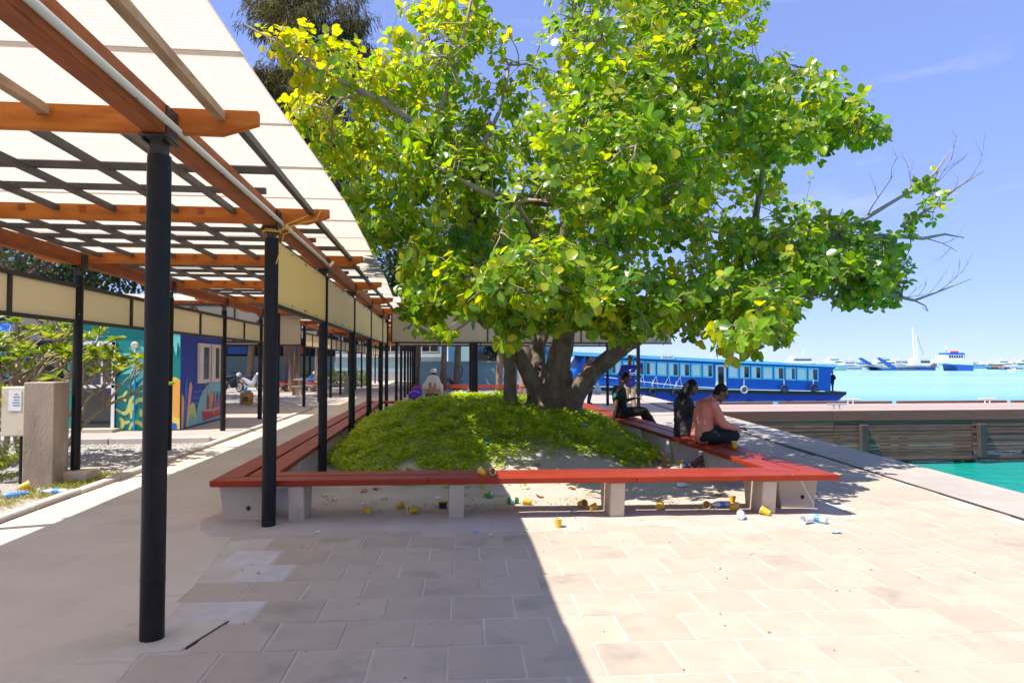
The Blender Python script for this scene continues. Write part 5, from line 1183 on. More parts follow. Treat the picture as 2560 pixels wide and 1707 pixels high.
# ================================================================ THE BLUE FERRY
FYD = 55.5
def fx(s): return at(s, 950, FYD).x
def zz_(a, b, s): return a+(b-a)*(s-1611)/(2050-1611)
def f_rt(s): return zz_(2.13, 1.39, s)
def f_rb(s): return zz_(1.86, 1.20, s)
def f_wt(s): return zz_(1.60, 1.00, s)
def f_wb(s): return zz_(.51, -.01, s)
def f_gn(s): return zz_(-.56, -.93, s)
def f_bs(s): return zz_(-.86, -1.20, s)
fer = thing('ferry', 'long blue passenger ferry with a light blue roof and curtained windows moored beyond the jetty', 'ferry', (fx(1800), FYD+2, WATER_Z))
S = [1330, 1400, 1470, 1611, 1760, 1900, 2050, 2100]
h = MB(); top = [(fx(s), FYD, f_bs(s)+(.35 if s == 1330 else 0)) for s in S]+[(fx(2113), FYD, f_bs(2110)+.02)]
bot = [(fx(2098), FYD, -1.62), (fx(2085), FYD, -1.95), (fx(1500), FYD, -1.95), (fx(1400), FYD, -1.95), (fx(1345), FYD, -1.3)]
h.slab(top+bot, (0, 4.4, 0)); h.build('hull', 'ferry_hull', fer)
b = MB().slab([(fx(s), FYD-.06, f_gn(s)+(.45 if s == 1330 else 0)) for s in S]+[(fx(2116), FYD-.06, f_gn(2116)+.02), (fx(2114), FYD-.06, f_bs(2112)), ]+[(fx(s), FYD-.06, f_bs(s)-.01+(.35 if s == 1330 else 0)) for s in reversed(S)], (0, 4.52, 0)).build('gunwale', 'ferry_black', fer)
MB().tube([(fx(s), FYD-.09, f_gn(s)+.02) for s in (1470, 1611, 1760, 1900, 2060)], .035, 6).build('rub_rail', 'rope', fer)
cab = MB().slab([(fx(1462), FYD+.1, f_rb(1462)), (fx(2094), FYD+.1, f_rb(2094)), (fx(2086), FYD+.1, f_rb(2086)-.18), (fx(2080), FYD+.1, f_rb(2080)-.5), (fx(2078), FYD+.1, f_gn(2078)), (fx(1430), FYD+.1, f_gn(1430)), (fx(1437), FYD+.1, f_wb(1440))], (0, 4.1, 0)).build('cabin', 'ferry_blue', fer)
MB().slab([(fx(1425), FYD-.25, f_rt(1425)), (fx(2112), FYD-.25, f_rt(2112)), (fx(2110), FYD-.25, f_rb(2110)), (fx(1425), FYD-.25, f_rb(1425))], (0, 4.8, 0)).build('roof', 'ferry_roof', fer)
wx = [1821+28.6*k for k in range(8)]+[1757-28.6*k for k in range(10)]
for i, s in enumerate(wx):
    s1 = s+26.2
    def q(a, zf, y, dz=0): return (fx(a), y, zf(a)+dz)
    w_ = MB().slab([q(s, f_wt, FYD+.09), q(s1, f_wt, FYD+.09), q(s1, f_wb, FYD+.09), q(s, f_wb, FYD+.09)], (0, -.04, 0)).build('window', 'dark_glass', fer)
    k = R.uniform(.45, .75) if i % 3 else .98
    a0, a1 = (s+3, s+3+(20*k)) if R.random() < .7 else (s+23-20*k, s+23)
    MB().slab([q(a0, f_wt, FYD+.04, -.08), q(a1, f_wt, FYD+.04, -.08), q(a1, f_wb, FYD+.04, .08), q(a0, f_wb, FYD+.04, .08)], (0, -.015, 0)).build('curtain', 'curtain', w_)
    fr = MB(); d = .035
    for a, b_, z0, z1 in ((s, s+3.0, 0, 0), (s1-3.0, s1, 0, 0)): fr.slab([q(a, f_wt, FYD+.02), q(b_, f_wt, FYD+.02), q(b_, f_wb, FYD+.02), q(a, f_wb, FYD+.02)], (0, .05, 0))
    for zf, u0, u1 in ((f_wt, 0.06, -.07), (f_wb, .08, -.05)): fr.slab([q(s, zf, FYD+.015, u0), q(s1, zf, FYD+.015, u0), q(s1, zf, FYD+.015, u1), q(s, zf, FYD+.015, u1)], (0, .05, 0))
    fr.build('frame', 'ferry_trim', w_)
dr = MB().slab([(fx(1790), FYD+.08, f_wt(1790)), (fx(1816), FYD+.08, f_wt(1816)), (fx(1816), FYD+.08, f_gn(1816)+.02), (fx(1790), FYD+.08, f_gn(1790)+.02)], (0, -.04, 0)).build('door', 'boat_white', fer)
MB().slab([(fx(1796), FYD+.03, f_wt(1796)-.15), (fx(1810), FYD+.03, f_wt(1810)-.15), (fx(1810), FYD+.03, f_gn(1810)+.2), (fx(1796), FYD+.03, f_gn(1796)+.2)], (0, -.02, 0)).build('pane', 'dark_glass', dr)
fwi = MB().slab([(fx(1478), FYD+.08, f_rb(1478)-.15), (fx(1500), FYD+.08, f_rb(1500)-.15), (fx(1466), FYD+.08, f_wb(1466)-.45), (fx(1441), FYD+.08, f_wb(1441)-.45)], (0, -.03, 0)).build('windscreen', 'dark_glass', fer)
for s in (1478, 1489, 1500): MB().bar((fx(s), FYD+.03, f_rb(s)-.15), (fx(s-36), FYD+.03, f_wb(s-36)-.45), .07, .05).build('frame', 'boat_white', fwi)
sg = MB().box((fx(1667), FYD-.29, 2.02), (1.15, .05, .34)).build('sign', 'boat_white', fer)
MB().slab([(fx(1653), FYD-.325, 1.95), (fx(1655), FYD-.325, 1.94), (fx(1657), FYD-.325, 2.08), (fx(1654.5), FYD-.325, 2.04)], (0, -.006, 0)).build('leaf_mark', 'hedge', sg)
for a, b_ in ((1658, 1662), (1662.6, 1667), (1669, 1673.5), (1674, 1679)): MB().box(((fx(a)+fx(b_))/2, FYD-.325, 1.99), (fx(b_)-fx(a), .006, .07)).build('lettering', 'ink', sg)
for i, (s, z, w2) in enumerate(((1858, -.75, 1), (1958, -.70, 1), (2031, -.62, 1), (1630, -.93, 1), (1688, -.98, 1), (1590, -.6, 0))):
    if not w2: continue
    c = Vector((fx(s), FYD-.2, z)); ty = thing('tyre_fender', ('pale tyre hanging from the ferry beside its door', 'tyre with a white rope hanging amidships on the ferry', 'black tyre hanging nearest the ferry stern', 'black tyre low on the ferry hull behind the standing man', 'black tyre low on the ferry hull behind the long haired woman')[i], 'tyre', c, 'tyres hung along the ferry')
    MB().torus(c, .27, .085, Matrix.Rotation(math.pi/2, 4, 'X'), 20, 8).build('tyre', 'rubber' if i else 'boat_grey', ty, smooth=True); MB().tube([c+Vector((0, .05, .3)), c+Vector((.1, .25, 1.0))], .025, 5).build('rope', 'rope', ty)
for i, s in enumerate((1607, 1640, 1672, 1700)):
    r_ = thing('mooring_rope', ('white rope loop by the standing man on the ferry side', 'second white rope loop along the ferry side', 'third white rope loop along the ferry side', 'white rope loop above the long haired woman on the ferry side')[i], 'rope', (fx(s), FYD-.1, f_gn(s)))
    for d in (-.55, .15): MB().tube([(fx(s), FYD-.08, f_wb(s)-.06), (fx(s)+d, FYD-.1, f_gn(s)+.05)], .011, 5).build('strand', 'boat_white', r_)
r_ = thing('mooring_rope', 'long white mooring rope slung along the ferry side', 'rope', (fx(1600), FYD-.2, .1)); MB().tube([(fx(1510), FYD-.15, .35), (fx(1600), FYD-.18, -.02), (fx(1700), FYD-.18, -.42), (fx(1800), FYD-.14, -.62)], .03, 6).build('strand', 'boat_white', r_)

# ================================================================ other boats
def hull_pts(L, sheer, bow, beam, free, m_, t, ox=0, n=10, nm='hull'):
    mb = MB()
    for i in range(n+1):
        u = i/n; x = -L/2+L*u; wf = beam/2*min(1, (1-u)*3.2+.02)**.6 if u > .5 else beam/2*(.86+.28*u); z1 = free+sheer*(2*u-1)**2*(1.6 if u > .5 else .5); x2 = x+bow*max(0, u-.8)*5*.0
        mb.v += [(x+ox, -wf, z1), (x+ox, wf, z1), (x*.93+ox, wf*.72, -.4), (x*.93+ox, -wf*.72, -.4)]
    for i in range(n): a = i*4; mb.f += [(a, a+1, a+5, a+4), (a+1, a+2, a+6, a+5), (a+2, a+3, a+7, a+6), (a+3, a, a+4, a+7)]
    mb.f += [(3, 2, 1, 0), tuple(n*4+j for j in range(4))]
    o = bpy.data.objects.new(nm, mb.mesh(nm, m_)); col.objects.link(o); o.parent = t; return o
def local(mb, nm, m_, t, **k):
    o = bpy.data.objects.new(nm, mb.mesh(nm, m_, **k)); col.objects.link(o); o.parent = t; return o
def boat(kind, sx, sy, L, label, flip=False, hull='boat_white', cabin='boat_white', accent='boat_blue', rz=0):
    p = gd(sx, sy, WATER_Z); L *= .5; t = thing('boat', label, 'boat', p, 'boats anchored across the harbour', (math.pi if flip else 0)+rz)
    if kind == 'dhoni':
        hull_pts(L, L*.03, 1, L*.22, L*.055, hull, t); c = local(MB().box((-L*.08, 0, L*.10), (L*.62, L*.17, L*.10)), 'cabin', cabin, t, bevel=.1); local(MB().box((-L*.06, 0, L*.158), (L*.70, L*.2, L*.018)), 'roof', accent, t)
        for k in range(7): local(MB().box((-L*.34+L*.085*k, 0, L*.105), (L*.06, L*.175, L*.045)), 'window', 'dark_glass', c)
        local(MB().box((L*.12, 0, L*.19), (L*.12, L*.1, L*.05)), 'wheelhouse', cabin, t); local(MB().tube([(L*.05, 0, L*.15), (L*.05, 0, L*.34)], L*.006, 6), 'mast', 'boat_white', t)
    elif kind == 'yacht':
        hull_pts(L, L*.03, 1, L*.22, L*.08, hull, t); c = local(MB().box((-L*.05, 0, L*.12), (L*.58, L*.17, L*.085), taper=1.12), 'cabin', cabin, t, bevel=.15); local(MB().box((-L*.05, 0, L*.125), (L*.5, L*.178, L*.03)), 'window', 'dark_glass', c)
        d = local(MB().box((-L*.08, 0, L*.195), (L*.36, L*.14, L*.06), taper=1.15), 'upper_deck', cabin, t, bevel=.1); local(MB().box((-L*.08, 0, L*.2), (L*.3, L*.146, L*.022)), 'window', 'dark_glass', d); local(MB().box((-L*.1, 0, L*.25), (L*.34, L*.15, L*.012)), 'sun_roof', accent, t)
        local(MB().tube([(-L*.12, 0, L*.25), (-L*.14, 0, L*.36)], L*.006, 6), 'mast', 'boat_white', t); local(MB().box((0, 0, L*.045), (L*.9, L*.2205, L*.02)), 'stripe', accent, t)
    elif kind == 'speed':
        hull_pts(L, L*.03, 1, L*.26, L*.07, hull, t); c = local(MB().box((0, 0, L*.11), (L*.4, L*.18, L*.08), taper=1.2), 'cabin', cabin, t, bevel=.08); local(MB().box((0, 0, L*.125), (L*.36, L*.186, L*.03)), 'window', 'dark_glass', c); local(MB().box((-L*.05, 0, L*.17), (L*.5, L*.2, L*.015)), 'canopy', accent, t); local(MB().box((-L*.52, 0, L*.06), (L*.05, L*.08, L*.13)), 'outboard', 'black_plastic', t)
    return t
B = [('yacht', 1445, 985, 20, 'white and cyan launch left of the ferry behind the fig trunk', 0, 'boat_cyan', 'boat_white', 'boat_blue'), ('yacht', 1490, 948, 34, 'tall white cruise boat behind the ferry roof at the left', 0, 'boat_white', 'boat_white', 'boat_cyan'),
     ('dhoni', 1590, 945, 30, 'blue roofed boat showing above the ferry roof', 1, 'boat_blue', 'boat_blue', 'boat_blue'), ('yacht', 1800, 938, 34, 'white boat behind the ferry roof under the hanging leaves', 0, 'boat_white', 'boat_white', 'boat_white'),
     ('yacht', 1990, 930, 42, 'white covered boat just above the stern end of the ferry roof', 1, 'boat_white', 'boat_white', 'boat_white'), ('dhoni', 2068, 926, 34, 'pale green dhoni with white decks left of the landing craft', 0, 'boat_green', 'boat_white', 'boat_green'), ('yacht', 2115, 924, 30, 'white motor yacht close to the raised ramp', 1, 'boat_white', 'boat_white', 'boat_blue'),
     ('dhoni', 2030, 923, 30, 'small cream boat in the far rank left of the ramp', 0, 'boat_sand', 'boat_white', 'boat_white'), ('yacht', 2215, 918, 50, 'large cream yacht behind the middle of the landing craft', 0, 'boat_sand', 'boat_white', 'boat_green'), ('dhoni', 2160, 917, 44, 'blue hulled dhoni far behind the raised ramp', 1, 'boat_blue', 'boat_white', 'boat_cyan'),
     ('yacht', 2300, 920, 44, 'white ferry with turquoise deck behind the tug', 1, 'boat_white', 'boat_white', 'boat_cyan'), ('dhoni', 2448, 921, 30, 'pale blue dhoni just right of the tug', 0, 'boat_cyan', 'boat_white', 'boat_sand'), ('dhoni', 2480, 920, 32, 'cream cargo dhoni right of the pale blue one', 1, 'boat_sand', 'boat_sand', 'boat_white'),
     ('yacht', 2512, 919, 36, 'white yacht with a light mast near the right edge', 0, 'boat_white', 'boat_white', 'boat_white'), ('dhoni', 2540, 918, 40, 'pale cargo boat with long white awning at the right edge', 1, 'boat_white', 'boat_sand', 'boat_white'), ('speed', 2487, 923, 14, 'red and black speedboat with raised nose at the right', 0, 'black_plastic', 'boat_red', 'boat_red'),
     ('speed', 2515, 924, 14, 'red topped launch beside the white speedboat', 1, 'boat_blue', 'boat_red', 'boat_red'), ('speed', 2545, 929, 16, 'white speedboat with blue hull stripe nearest the right edge', 1, 'boat_white', 'boat_white', 'boat_blue'), ('dhoni', 2425, 916, 40, 'grey cargo boat far off right of the tug', 0, 'boat_grey', 'boat_white', 'boat_grey'), ('yacht', 2565, 916, 44, 'cream boat cut by the right edge of the picture', 0, 'boat_sand', 'boat_white', 'boat_sand'), ('dhoni', 2250, 914, 60, 'distant white ship low behind the yachts', 1, 'boat_white', 'boat_white', 'boat_grey'), ('dhoni', 2380, 914, 55, 'distant green ship behind the tug wheelhouse', 0, 'boat_green', 'boat_white', 'boat_white'), ('yacht', 2090, 914.5, 60, 'distant white liner between the ferry and the ramp', 0, 'boat_white', 'boat_white', 'boat_white')]
for k, sx, sy, L_, lb, fl, h_, c_, a_ in B: boat(k, sx, sy, L_, lb, bool(fl), h_, c_, a_)
# landing craft with raised ramp
p = gd(2270, 925.5, WATER_Z); sc_ = p.y/300.0; lc = thing('landing_craft', 'rusty blue landing craft with its bow ramp arms raised', 'boat', p)
U = (p.y/1707.0)          # metres per measured pixel at that distance
local(MB().slab([(-105*U, -4, 6*U), (-70*U, -4, 5*U), (60*U, -4, 9*U), (60*U, -4, -1), (-65*U, -4, -1)], (0, 9, 0)), 'hull', 'boat_blue', lc); local(MB().slab([(-50*U, -4.2, 8*U), (60*U, -4.2, 10*U), (60*U, -4.2, 18*U), (40*U, -4.2, 13*U), (-50*U, -4.2, 14*U)], (0, 9.4, 0)), 'bulwark', 'boat_grey', lc); local(MB().slab([(-55*U, -4.1, .5), (5*U, -4.1, .5), (5*U, -4.1, 5*U), (-45*U, -4.1, 5*U)], (0, .3, 0)), 'rust_patch', 'boat_rust', lc); local(MB().slab([(40*U, -4.4, 10*U), (62*U, -4.4, 8*U), (62*U, -4.4, 22*U), (50*U, -4.4, 17*U)], (0, .5, 0)), 'quarter_plate', 'boat_rust', lc)
for dx, dy in ((0, -4), (-18, 4)):
    local(MB().slab([((-62+dx)*U, dy, 4*U), ((-50+dx)*U, dy, 8*U), ((-96+dx)*U, dy, 34*U), ((-104+dx)*U, dy, 32*U)], (0, 1, 0)), 'ramp_arm', 'boat_blue', lc)
local(MB().slab([(-70*U, -4, 3*U), (-62*U, -4, 7*U), (-130*U, -4, 15*U), (-132*U, -4, 13*U)], (0, 9, 0)), 'ramp', 'boat_grey', lc); local(MB().box((15*U, 0, 14*U), (26*U, 5, 8*U)), 'deck_load', 'boat_white', lc); local(MB().box((-20*U, 0, 13*U), (16*U, 4, 5*U)), 'deck_load', 'boat_grey', lc)
# tug
p = gd(2396, 926.5, WATER_Z); U = p.y/1707.0; tg = thing('tug', 'white and blue tug with a blue wheelhouse and red life rafts', 'boat', p)
local(MB().slab([(-25*U, -4, 17*U), (22*U, -4, 15*U), (22*U, -4, -1), (-20*U, -4, -1)], (0, 8, 0)), 'hull', 'boat_blue', tg); local(MB().slab([(-60*U, -3.9, 30*U), (23*U, -3.9, 30*U), (22*U, -3.9, 15*U), (-35*U, -3.9, 17*U), (-60*U, -3.9, 22*U)], (0, 7.8, 0)), 'upper_hull', 'boat_white', tg)
wh = local(MB().box((-24*U, 0, 36*U), (52*U, 6, 12*U)), 'deckhouse', 'boat_white', tg); w2 = local(MB().box((-20*U, 0, 44*U), (44*U, 5.5, 8*U)), 'wheelhouse', 'boat_blue', tg)
for k in range(6): local(MB().box((-40*U+7*U*k, -3.02, 37.5*U), (4.5*U, .2, 6*U)), 'window', 'dark_glass', wh)
local(MB().slab([(2*U, -2, 32*U), (10*U, -2, 32*U), (8*U, -2, 48*U), (0, -2, 48*U)], (0, 4, 0)), 'funnel', 'boat_blue', tg)
for k in range(3): local(MB().ball((-24*U+8*U*k, -1, 50.5*U), 3.4*U, 8), 'life_raft', 'boat_red', tg)
local(MB().tube([(-34*U, 0, 47*U), (-34*U, 0, 66*U)], .25, 6), 'mast', 'boat_white', tg); local(MB().box((-34*U, 0, 56*U), (12*U, .6, 2*U)), 'radar', 'boat_white', tg)
# sailing catamaran
p = gd(2300, 922, WATER_Z); U = p.y/1707.0; sb = thing('sailing_boat', 'white sailing yacht with two bare masts behind the landing craft', 'boat', p)
local(MB().slab([(-35*U, -3, 8*U), (40*U, -3, 10*U), (36*U, -3, -1), (-30*U, -3, -1)], (0, 6, 0)), 'hull', 'boat_white', sb); local(MB().box((2*U, 0, 18*U), (52*U, 5, 12*U)), 'cabin', 'boat_white', sb); local(MB().box((6*U, -2.6, 19*U), (26*U, .3, 5*U)), 'window', 'dark_glass', sb); local(MB().box((4*U, 0, 28*U), (40*U, 5, 2*U)), 'deck_roof', 'boat_white', sb)
local(MB().tube([(-14*U, 0, 26*U), (-19*U, 0, 110*U)], [.55, .35], 8), 'mast', 'boat_white', sb); local(MB().tube([(-8*U, 0, 26*U), (-8*U, 0, 90*U)], [.4, .25], 8), 'mast', 'boat_white', sb); local(MB().tube([(-7*U, 0, 88*U), (12*U, 0, 34*U)], .2, 5), 'boom', 'boat_grey', sb)
# ================================================================ PEOPLE
def V3(*a): return Vector(a)
def hand(mb, wrist, d, n, side, s=1.0, curl=.5):
    """palm along d, back of the hand facing n, thumb towards side"""
    d = d.normalized(); n = (n-d*n.dot(d)).normalized(); t = d.cross(n)*side
    palm = wrist+d*.045*s
    for k in (-1, -.33, .33, 1): cap(mb, wrist+t*.012*k*s, .017*s, wrist+d*.085*s+t*.03*k*s, .0135*s, 7)
    for i, (k, L_) in enumerate(((1, .070), (.36, .080), (-.30, .076), (-.95, .060))):
        b = wrist+d*.09*s+t*.03*k*s; m1 = b+(d*math.cos(curl*.8)-n*math.sin(curl*.8))*L_*.5*s; m2 = m1+(d*math.cos(curl*1.9)-n*math.sin(curl*1.9))*L_*.5*s
        cap(mb, b, .0105*s, m1, .0095*s, 6); cap(mb, m1, .0095*s, m2, .008*s, 6)
    b = wrist+d*.03*s+t*.03*s; m1 = b+(d*.6+t*.75-n*.2).normalized()*.042*s; cap(mb, b, .014*s, m1, .011*s, 6); cap(mb, m1, .011*s, m1+(d*.9+t*.2-n*.3*curl).normalized()*.034*s, .009*s, 6)
def person(label, P, Ch, Hd, face, side, arms, legs, cl, s=1.0, voxel=.008, female=False, hairf=None, group='people', off=(0, 0, 0)):
    """P pelvis, Ch point between the shoulders, Hd head centre, face = where the head looks, side = the body's right;
       arms [(elbow, wrist, hand dir)], legs [(knee, ankle, toe dir)] right first"""
    off = Vector(off); P = P+off; Ch = Ch+off; Hd = Hd+off; arms = [(a+off, b+off, c) for a, b, c in arms]; legs = [(a+off, b+off, c) for a, b, c in legs]
    base = V3(P.x, P.y, 0); t = thing('person', label, 'person', base, group); side = side.normalized(); face = face.normalized()
    up = (Ch-P).normalized(); fw = up.cross(side).normalized(); fw = -fw if fw.dot(face) < 0 else fw
    sw, hw = (.165 if female else .185)*s, .095*s
    b = MB(); sh = [Ch+side*sw*k-up*.035*s for k in (1, -1)]; hp = [P+side*hw*k for k in (1, -1)]
    def torso(mb, e, low=True):
        for k in (1, -1):
            cap(mb, P+side*.065*s*k, (.105*s+e), P.lerp(Ch, .42)+side*.05*s*k-fw*.012, (.095*s+e), 12)
            cap(mb, P.lerp(Ch, .42)+side*.05*s*k-fw*.012, (.095*s+e), P.lerp(Ch, .78)+side*.075*s*k, (.105*s+e), 12)
            cap(mb, P.lerp(Ch, .78)+side*.075*s*k, (.105*s+e), Ch+side*sw*.72*k-up*.055*s, (.068*s+e), 12)
        cap(mb, sh[0], .055*s+e, sh[1], .055*s+e, 12)
    torso(b, 0)
    hu = (Hd-Ch).normalized(); hu = (hu+up*.4+V3(0, 0, .4)).normalized(); hr = face.cross(hu).normalized(); hu2 = hr.cross(face).normalized()
    cap(b, Ch-up*.02*s, .062*s, Hd-hu2*.06*s-face*.02*s, .052*s, 12)
    HM = Matrix((hr, face, hu2)).transposed().to_4x4()
    b.ball(Hd+hu2*.02*s-face*.008, (.076*s, .096*s, .105*s), 16, HM); b.ball(Hd-hu2*.045*s+face*.022*s, (.058*s, .068*s, .068*s), 14, HM)
    cap(b, Hd+face*.088*s+hu2*.012*s, .010*s, Hd+face*.104*s-hu2*.022*s, .016*s, 8)                       # nose
    cap(b, Hd+face*.080*s-hu2*.058*s-hr*.014, .010*s, Hd+face*.080*s-hu2*.058*s+hr*.014, .010*s, 8)         # lips
    cap(b, Hd+face*.070*s-hu2*.094*s, .022*s, Hd+face*.066*s-hu2*.09*s, .024*s, 8)                          # chin
    for k in (1, -1):
        b.ball(Hd+hr*.078*s*k-face*.008-hu2*.006, (.012*s, .022*s, .034*s), 10, HM); cap(b, Hd+face*.083*s+hu2*.030*s+hr*.015*k, .010*s, Hd+face*.072*s+hu2*.032*s+hr*.045*k, .010*s, 8)
    for i, (el, wr, hd) in enumerate(arms):
        cap(b, sh[i], .052*s, el, .040*s, 10); cap(b, el, .042*s, el.lerp(wr, .35), .041*s, 10); cap(b, el.lerp(wr, .35), .041*s, wr, .027*s, 10)
        k = 1 if i == 0 else -1; hand(b, wr, hd, V3(0, 0, 1) if abs(hd.normalized().z) < .8 else fw, -k, s)
    for i, (kn, an, td) in enumerate(legs):
        cap(b, hp[i], .086*s, hp[i].lerp(kn, .55), .074*s, 12); cap(b, hp[i].lerp(kn, .55), .074*s, kn, .054*s, 12)
        cap(b, kn, .053*s, kn.lerp(an, .3), .056*s, 12); cap(b, kn.lerp(an, .3), .056*s, an, .036*s, 12)
        td = td.normalized(); sd = td.cross(V3(0, 0, 1)).normalized() if abs(td.z) < .95 else side; dn = sd.cross(td).normalized(); dn = dn if dn.dot(an-kn) > 0 else -dn
        cap(b, an+dn*.045*s-td*.035*s, .034*s, an+dn*.05*s+td*.10*s, .032*s, 8); cap(b, an, .036*s, an+dn*.03*s+td*.10*s, .03*s, 8); cap(b, an+dn*.055*s+td*.10*s-sd*.014, .026*s, an+dn*.058*s+td*.165*s-sd*.010, .02*s, 8); cap(b, an+dn*.055*s+td*.10*s+sd*.014, .026*s, an+dn*.058*s+td*.155*s+sd*.012, .019*s, 8)
    remesh(b, 'body', cl['skin'], t, voxel, 2)
    # clothes
    if cl.get('shirt'):
        c = MB(); torso(c, .028); sl = cl.get('sleeve', 1.0)
        for i, (el, wr, hd) in enumerate(arms):
            if sl >= 1: cap(c, sh[i], .073*s, el, .061*s, 10); cap(c, el, .061*s, el.lerp(wr, .93), .045*s, 10)
            else: cap(c, sh[i], .080*s, sh[i].lerp(el, sl*1.6), .070*s, 10)
        if cl.get('hem'): 
            for k in (1, -1): cap(c, P+side*.07*s*k, .142*s, P+side*.07*s*k-up*cl['hem'], .142*s, 12)
        if cl.get('collar'): cap(c, Ch+up*.02, .068*s, Ch+(Hd-Ch)*.33, .062*s, 12)
        f = lambda p: .012*noise.noise((p.x*7, p.y*7, p.z*10))+.009*noise.noise((p.x*16, p.y*16, p.z*30))-.008*abs(noise.noise((p.x*11+3, p.y*11, p.z*17)))
        remesh(c, 'shirt', cl['shirt'], t, .011, 2, f)
    if cl.get('trousers'):
        c = MB(); tl = cl.get('leg_len', 1.0)
        for k in (1, -1): cap(c, P+side*.06*s*k+up*.03, .118*s, P+side*.075*s*k-up*.0, .120*s, 12)
        for i, (kn, an, td) in enumerate(legs):
            cap(c, hp[i], .112*s, hp[i].lerp(kn, .55), .100*s, 12); cap(c, hp[i].lerp(kn, .55), .100*s, kn, .082*s, 12)
            if tl > .55: cap(c, kn, .082*s, kn.lerp(an, (tl-.5)*2), .068*s, 12)
        f = lambda p: .009*noise.noise((p.x*9, p.y*9, p.z*7))+.005*noise.noise((p.x*25, p.y*25, p.z*16))
        remesh(c, 'trousers', cl['trousers'], t, .012, 2, f)
    for i, (kn, an, td) in enumerate(legs):
        if cl.get('shoe'):
            td = td.normalized(); sd = td.cross(V3(0, 0, 1)).normalized() if abs(td.z) < .95 else side; dn = sd.cross(td).normalized(); dn = dn if dn.dot(an-kn) > 0 else -dn
            q = an+dn*.095*s; m_ = MB(); m_.slab([q-td*.075*s-sd*.03, q-td*.075*s+sd*.03, q+td*.06*s+sd*.038, q+td*.17*s+sd*.032, q+td*.185*s, q+td*.17*s-sd*.032, q+td*.06*s-sd*.038], dn*.022); so_ = m_.build('sandal', cl['shoe'], t)
            if cl.get('strap'):
                for j in range(3): a = an+td*(.055+.022*j)*s+dn*.03; MB().tube([a-sd*.042+dn*.05, a-sd*.04, a-dn*.018, a+sd*.04, a+sd*.042+dn*.05], .0075, 6).build('strap', 'eye_white' if j != 1 else 'black_plastic', so_)
    # hair
    if cl.get('hair'):
        c = MB(); c.ball(Hd+hu2*.034*s-face*.022*s, (.083*s, .094*s, .100*s), 16, HM); c.ball(Hd-face*.05*s-hu2*.01*s, (.074*s, .055*s, .075*s), 12, HM)
        if hairf: hairf(c, Hd, face, hu2, hr)
        remesh(c, 'hair', cl['hair'], t, .008, 1, lambda p: .004*noise.noise((p.x*40, p.y*40, p.z*18)))
    for k in (1, -1): MB().ball(Hd+face*.083*s+hr*.031*s*k+hu2*.014*s, .0095*s, 8).build('eye', 'black_plastic', t, smooth=True)
    t['_'] = 0; del t['_']
    return t, dict(face=face, hu=hu2, hr=hr, Hd=Hd, fw=fw, up=up, side=side)

# -- man in the peach shirt, bent over his phone (faces the sea, +X)
F_ = V3(1, .1, 0).normalized(); SD = V3(.1, -1, 0).normalized()
P = V3(3.80, 9.05, .535); Ch = V3(3.90, 9.08, .985); Hd = V3(4.085, 9.06, 1.115)
man, a = person('man in a peach shirt and glasses bent over his phone on the sea side bench', P, Ch, Hd, V3(.80, -.05, -.62), SD,
    [(V3(4.02, 8.82, .70), V3(4.25, 8.90, .635), V3(1, .15, .05)), (V3(4.02, 9.33, .70), V3(4.24, 9.16, .645), V3(1, -.15, .05))],
    [(V3(4.22, 8.93, .53), V3(3.70, 9.04, .15), V3(.85, -.1, -.5)), (V3(4.22, 9.22, .53), V3(3.82, 9.2, .12), V3(1, 0, -.15))],
    dict(skin='skin', shirt='cloth_peach', collar=True, trousers='cloth_black', leg_len=.72, shoe='black_plastic', strap=True, hair='hair'), voxel=.0075, off=(-.13, .25, 0))
gl = MB()
for k in (1, -1):
    e = a['Hd']+a['face']*.105+a['hr']*.034*k+a['hu']*.012; gl.torus(e, .026, .0035, Matrix((a['hr'], a['hu'], a['face'])).transposed().to_4x4(), 14, 5); gl.tube([e+a['hr']*.025*k, a['Hd']+a['hr']*.082*k+a['hu']*.014, a['Hd']+a['hr']*.080*k-a['face']*.03+a['hu']*.004], .0035, 5)
gl.tube([a['Hd']+a['face']*.106+a['hr']*.01+a['hu']*.014, a['Hd']+a['face']*.106-a['hr']*.01+a['hu']*.014], .0035, 5); gl.build('glasses', 'black_plastic', man)
ph = thing('phone', 'phone with a green case held by the man in the peach shirt', 'phone', (4.23, 9.28, .66)); MB().box((4.23, 9.28, .665), (.15, .075, .010), mtx=Matrix.Rotation(-.18, 4, 'Y')).build('case', 'screen', ph, bevel=.004); MB().box((4.23, 9.28, .673), (.13, .066, .004), mtx=Matrix.Rotation(-.18, 4, 'Y')).build('screen', 'dark_glass', ph)
